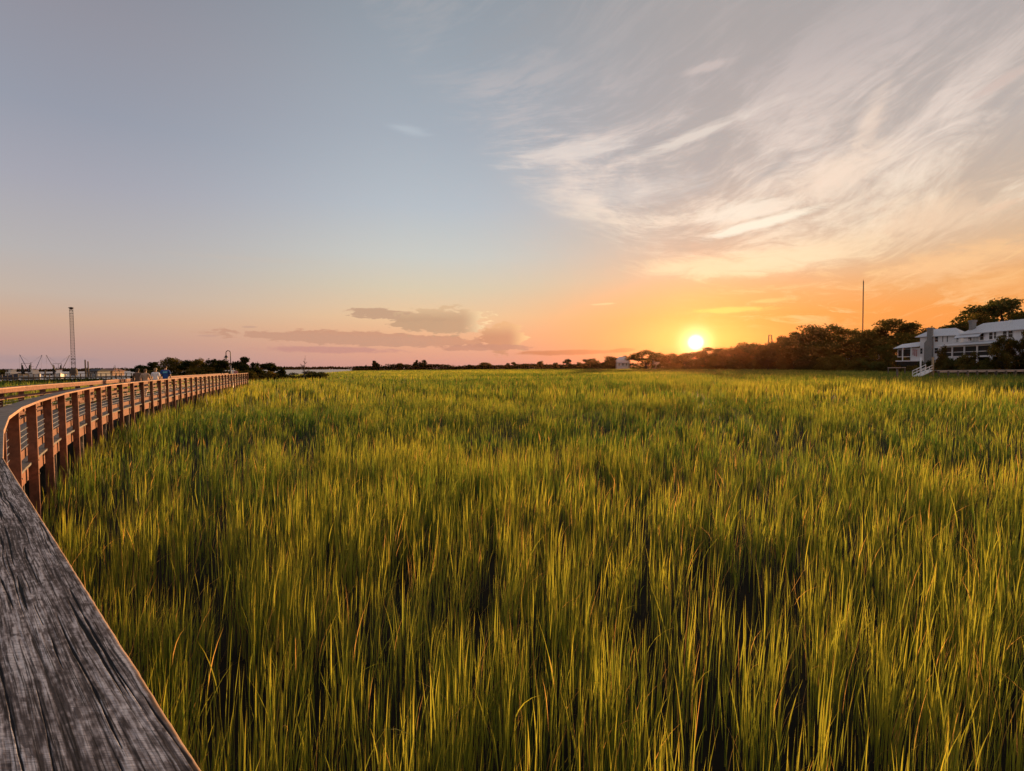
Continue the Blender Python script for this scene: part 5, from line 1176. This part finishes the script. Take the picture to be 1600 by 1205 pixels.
# ---------------------------------------------------------------- people on the boardwalk
def skin_m(name, c):
    M = mat(name, c, 0.55, var=0.08, vscale=8.0); b = M.node_tree.nodes['Principled BSDF']; b.inputs['Subsurface Weight'].default_value = 0.1; b.inputs['Subsurface Radius'].default_value = (.02, .008, .004); return M
M_skin = skin_m('skin', (0.50, 0.30, 0.21)); M_skin2 = skin_m('tanned skin', (0.36, 0.20, 0.13))
M_eye = mat('eye', (0.03, 0.02, 0.02), 0.2); M_lip = mat('lips', (0.36, 0.14, 0.12), 0.5)
def body(h, pose, build=1.0):
    """joints of a standing or walking adult of height h, facing +y; returns verts, edges, radii"""
    k = h / 1.75; V = []; E = []; Rr = []
    def v(p, r, par=None):
        V.append(Vector(p) * k); Rr.append((r[0] * k * build, r[1] * k * build) if isinstance(r, tuple) else (r * k, r * k)); i = len(V) - 1
        if par is not None: E.append((par, i))
        return i
    st = pose.get('stride', 0.0); bend = pose.get('bend', 0.0)
    pel = v((0, 0, .95), (.135, .105)); wai = v((0, .01 + bend * .05, 1.10), (.120, .09), pel); chs = v((0, bend * .14, 1.28), (.145, .100), wai); sho = v((0, bend * .22, 1.42), (.105, .080), chs)
    nek = v((0, bend * .27 + .01, 1.50), .052, sho); h0 = v((pose.get('turn', 0) * .01, bend * .32 + .025, 1.585), (.074 / build, .084 / build), nek); h1 = v((0, bend * .34 + .02, 1.66), (.080 / build, .092 / build), h0); v((0, bend * .34 + .01, 1.715), (.048 / build, .055 / build), h1)
    for sg in (-1, 1):
        s_ = st * sg; hip = v((.095 * sg, 0, .88), (.092, .092), pel); kn = v((.10 * sg, s_ * .20 + .03, .50), .060, hip); ca = v((.10 * sg, s_ * .30 - max(0, -s_) * .08 - .02, .33), .054, kn); an = v((.10 * sg, s_ * .42 - max(0, -s_) * .05, .085), .038, ca); v((.115 * sg, s_ * .42 + .14, .035), .034, an)
        aL = pose.get('arm', (0.15, 0.15))[0 if sg < 0 else 1]; el_b = pose.get('elbow', (.2, .2))[0 if sg < 0 else 1]
        sh = v((.185 * sg, bend * .20, 1.405), .058, sho); el = v((.235 * sg, bend * .2 + math.sin(aL) * .29, 1.405 - math.cos(aL) * .29), .042, sh); a2 = aL + el_b
        wr = v((.245 * sg, V[el].y / k + math.sin(a2) * .25, V[el].z / k - math.cos(a2) * .25), .028, el); hp = Vector((.245 * sg, V[wr].y / k + math.sin(a2) * .07, V[wr].z / k - math.cos(a2) * .07)); pa = v(hp, (.022, .034), wr)
        for j in range(4):
            ln = (.068, .078, .074, .058)[j]; f0 = hp + Vector((-.004 * sg, math.cos(a2) * (j - 1.5) * .019 + math.sin(a2) * .03, math.sin(a2) * (j - 1.5) * .019 - math.cos(a2) * .03)); i0_ = v(f0, .0095, pa)
            a3 = a2 + .25; f1 = f0 + Vector((-.012 * sg, math.sin(a3) * ln * .55, -math.cos(a3) * ln * .55)); i1_ = v(f1, .0085, i0_); a4 = a3 + .35; v(f1 + Vector((-.016 * sg, math.sin(a4) * ln * .45, -math.cos(a4) * ln * .45)), .007, i1_)
        t0 = Vector((.245 * sg - .012 * sg, V[wr].y / k + math.sin(a2) * .03 + math.cos(a2) * .03, V[wr].z / k - math.cos(a2) * .03 + math.sin(a2) * .03)); i0_ = v(t0, .011, pa); v(t0 + Vector((-.012 * sg, math.sin(a2) * .04 + .015, -math.cos(a2) * .04)), .009, i0_)
    return V, E, Rr, k
def person(s_arc, off_, h, label, shirt, short, hairm, hair_len, pose, skinm, yaw_off=0.0, build=1.0, logo=None, group='people strolling on the boardwalk', sleeves='short', long_hair=False):
    V, E, Rr, k = body(h, pose, build)
    me = bpy.data.meshes.new('person_src'); me.from_pydata(V, E, []); ob = bpy.data.objects.new('person_src', me); COL.objects.link(ob)
    ob.modifiers.new('s', 'SKIN'); ob.modifiers.new('d', 'SUBSURF').levels = 1
    for i, sv in enumerate(me.skin_vertices[0].data): sv.radius = Rr[i]; sv.use_root = (i == 0)
    ob.modifiers['d'].render_levels = 1
    dg = bpy.context.evaluated_depsgraph_get(); bm_me = bpy.data.meshes.new_from_object(ob.evaluated_get(dg)); bpy.data.objects.remove(ob)
    p, t, o = cpt(s_arc, off_); rz = math.atan2(t.y, t.x) - math.pi / 2 + yaw_off
    root = thing('person', label, 'person', (p.x, p.y, DECK), rz, group)
    n = len(bm_me.vertices); co_ = np.zeros(n * 3, np.float32); bm_me.vertices.foreach_get('co', co_); co_ = co_.reshape(-1, 3) / k
    if len(bm_me.polygons) and np.isnan(co_).any(): print('nan in person')
    bm_me.name = 'body'; bm_me.materials.clear(); bm_me.materials.append(skinm); bm_me.polygons.foreach_set('use_smooth', np.ones(len(bm_me.polygons), bool)); bm_me.update()
    link_mesh('body', bm_me, root)
    nr = np.zeros(n * 3, np.float32); bm_me.vertices.foreach_get('normal', nr); nr = nr.reshape(-1, 3)
    def shell(name, sel, thick, m, drop=0.0):
        idx = {}; vv = []; ff = []
        for pl in bm_me.polygons:
            if all(sel[i] for i in pl.vertices):
                f = []
                for i in pl.vertices:
                    if i not in idx:
                        idx[i] = len(vv); c = co_[i] * k + nr[i] * thick; vv.append(tuple(c))
                    f.append(idx[i])
                ff.append(f)
        if not ff: return None
        mm = bpy.data.meshes.new(name); mm.from_pydata(vv, [], ff); mm.polygons.foreach_set('use_smooth', np.ones(len(ff), bool)); mm.materials.append(m); mm.update()
        ob_ = link_mesh(name, mm, root); sm = ob_.modifiers.new('cloth', 'SOLIDIFY'); sm.thickness = .006; return ob_
    x, y, z = np.abs(co_[:, 0]), co_[:, 1], co_[:, 2]
    arm = (x > .165) & (z < 1.44) & (z > .5); arm_lim = 1.19 if sleeves == 'short' else .96
    sh = ((z > .90) & (z < 1.475) & ~arm) | (arm & (z > arm_lim) & (y < .35))
    st_ = shell('shirt', sh, .014 * k, shirt)
    leg = (z < .96) & (x < .20) & ~((x > .2)); lo = .50 if short else .12
    arm2 = (x > .195)
    shell('shorts' if short else 'trousers', (z < .965) & (z > lo) & ~arm2, .012 * k, M_short if short else M_trs)
    shell('shoe', (z < .075) & ~arm2, .008 * k, M_shoe)
    hy = y - pose.get('bend', 0) * .33
    shell('hair', ((z > 1.60) & ((hy < .045) | (z > 1.69))) | ((z > hair_len) & (hy < -.005) & (x < .12) & (z > 1.50)), (.034 if long_hair else .020) * k, hairm)
    fz = 1.625
    for sg in (-1, 1):
        b = MB(); c = Vector((.031 * sg, pose.get('bend', 0) * .33 + .098, fz)) * k; b.lathe([(.001, -.010), (.009, -.005), (.011, 0), (.009, .005), (.001, .010)], c, 8); b.build('eye', M_eye, root)
        b = MB(); c = Vector((.076 * sg, pose.get('bend', 0) * .33 + .012, 1.62)) * k; b.lathe([(.003, -.030), (.014, -.018), (.018, .008), (.012, .026), (.002, .032)], c, 8); b.build('ear', skinm, root)
    b = MB(); c = Vector((0, pose.get('bend', 0) * .33 + .103, 1.600)) * k; b.hexa([c + Vector((-.015, 0, -.012)), c + Vector((.015, 0, -.012)), c + Vector((.011, .022, -.010)), c + Vector((-.011, .022, -.010))], [c + Vector((-.006, -.004, .034)), c + Vector((.006, -.004, .034)), c + Vector((.004, .004, .030)), c + Vector((-.004, .004, .030))]); b.build('nose', skinm, root)
    b = MB(); c = Vector((0, pose.get('bend', 0) * .33 + .100, 1.568)) * k; b.box(c.x - .022, c.x + .022, c.y - .006, c.y + .006, c.z - .006, c.z + .006); b.build('mouth', M_lip, root)
    if logo and st_:
        best = [(pl, ) for pl in bm_me.polygons if pl.normal.y < -.5 and 1.24 < pl.center.z / k < 1.37 and abs(pl.center.x) / k < .10]
        vv = []; ff = []
        for (pl,) in best:
            f = []
            for i in pl.vertices: f.append(len(vv)); vv.append(tuple(co_[i] * k + nr[i] * .0225 * k))
            ff.append(f)
        if ff: mm = bpy.data.meshes.new('shirt_print'); mm.from_pydata(vv, [], ff); mm.materials.append(logo); link_mesh('shirt_print', mm, st_)
    return root
def cloth(n, c): return mat(n, c, 0.85, var=0.15, vscale=9.0)
M_short = cloth('khaki shorts', (0.30, 0.24, 0.17)); M_trs = cloth('dark trousers', (0.05, 0.05, 0.06)); M_shoe = cloth('grey shoes', (0.12, 0.12, 0.12))
M_hd = cloth('dark brown hair', (0.045, 0.028, 0.018)); M_hb = cloth('blond grey hair', (0.36, 0.25, 0.15)); M_hb2 = cloth('brown hair', (0.16, 0.10, 0.06)); M_hw = cloth('light hair', (0.42, 0.36, 0.30))
def s_at(px, Yguess):
    """arc along the boardwalk whose middle is seen at this column"""
    best = min(np.arange(s_cam + 12, CLEN - 1, .1), key=lambda s_: abs(800 + FPX * cpt(s_, 1.3)[0].x / cpt(s_, 1.3)[0].y - px)); return best
def man(px, off_, *a, **kw):
    s_ = min(np.arange(s_cam + 12, CLEN - .6, .1), key=lambda q: abs(800 + FPX * cpt(q, off_)[0].x / cpt(q, off_)[0].y - px)); return person(s_, off_, *a, **kw)
man(215.5, 1.75, 1.70, 'dark haired walker in a dull brown top, leftmost of the group of four', cloth('dull brown top', (0.15, 0.105, 0.08)), False, M_hd, 1.50, dict(stride=.5, arm=(.3, -.2), elbow=(.3, .3)), M_skin2, long_hair=True, sleeves='long')
man(227.0, 0.95, 1.67, 'walker in a tan sleeved top, second from the left of the group of four', cloth('tan top', (0.46, 0.34, 0.25)), True, M_hb2, 1.52, dict(stride=-.5, arm=(-.2, .3), elbow=(.3, .4)), M_skin, yaw_off=-.3)
man(243.5, 1.15, 1.72, 'fair haired walker in a white tee shirt beside the blue shirt', cloth('white tee shirt', (0.90, 0.88, 0.90)), True, M_hb, 1.50, dict(stride=.45, arm=(.2, -.15), elbow=(.3, .3)), M_skin, yaw_off=-.2, build=1.08, long_hair=True)
man(259.0, 0.95, 1.88, 'tall walker in a royal blue tee shirt with a pale blue print on the back', cloth('royal blue tee shirt', (0.022, 0.075, 0.30)), True, M_hd, 1.56, dict(stride=-.4, arm=(-.15, .25), elbow=(.2, .3)), M_skin, build=1.15, logo=cloth('pale blue shirt print', (0.12, 0.42, 0.66)))
man(364.6, 1.5, 1.76, 'distant walker in a white shirt next to the gooseneck lamp', cloth('white shirt', (0.88, 0.86, 0.82)), True, M_hw, 1.53, dict(stride=.4), M_skin)
man(368.8, 1.0, 1.62, 'distant walker in a pink top just right of the gooseneck lamp', cloth('pink top', (0.55, 0.26, 0.27)), True, M_hd, 1.50, dict(stride=-.4), M_skin, long_hair=True)
# ---------------------------------------------------------------- sun glow haze added over the marsh, tinted for an orange veil across the trees
M_haze = bpy.data.materials.new('sun glow haze'); M_haze.use_nodes = True
_nt = M_haze.node_tree; _nt.nodes.clear(); _g = G(_nt); _o = _g.n('ShaderNodeOutputMaterial'); _v = _g.n('ShaderNodeVolumePrincipled')
_v.inputs['Color'].default_value = (1.0, 0.46, 0.24, 1); _v.inputs['Density'].default_value = 0.000014; _v.inputs['Anisotropy'].default_value = 0.86
_g.put(_o.inputs['Volume'], _v.outputs[0])
hz = MB(); hz.box(-2450, 2450, -650, 1750, -1.5, 104); tag(hz.build('haze', M_haze), 'thin warm sun glow haze added over the whole marsh', kind='stuff')
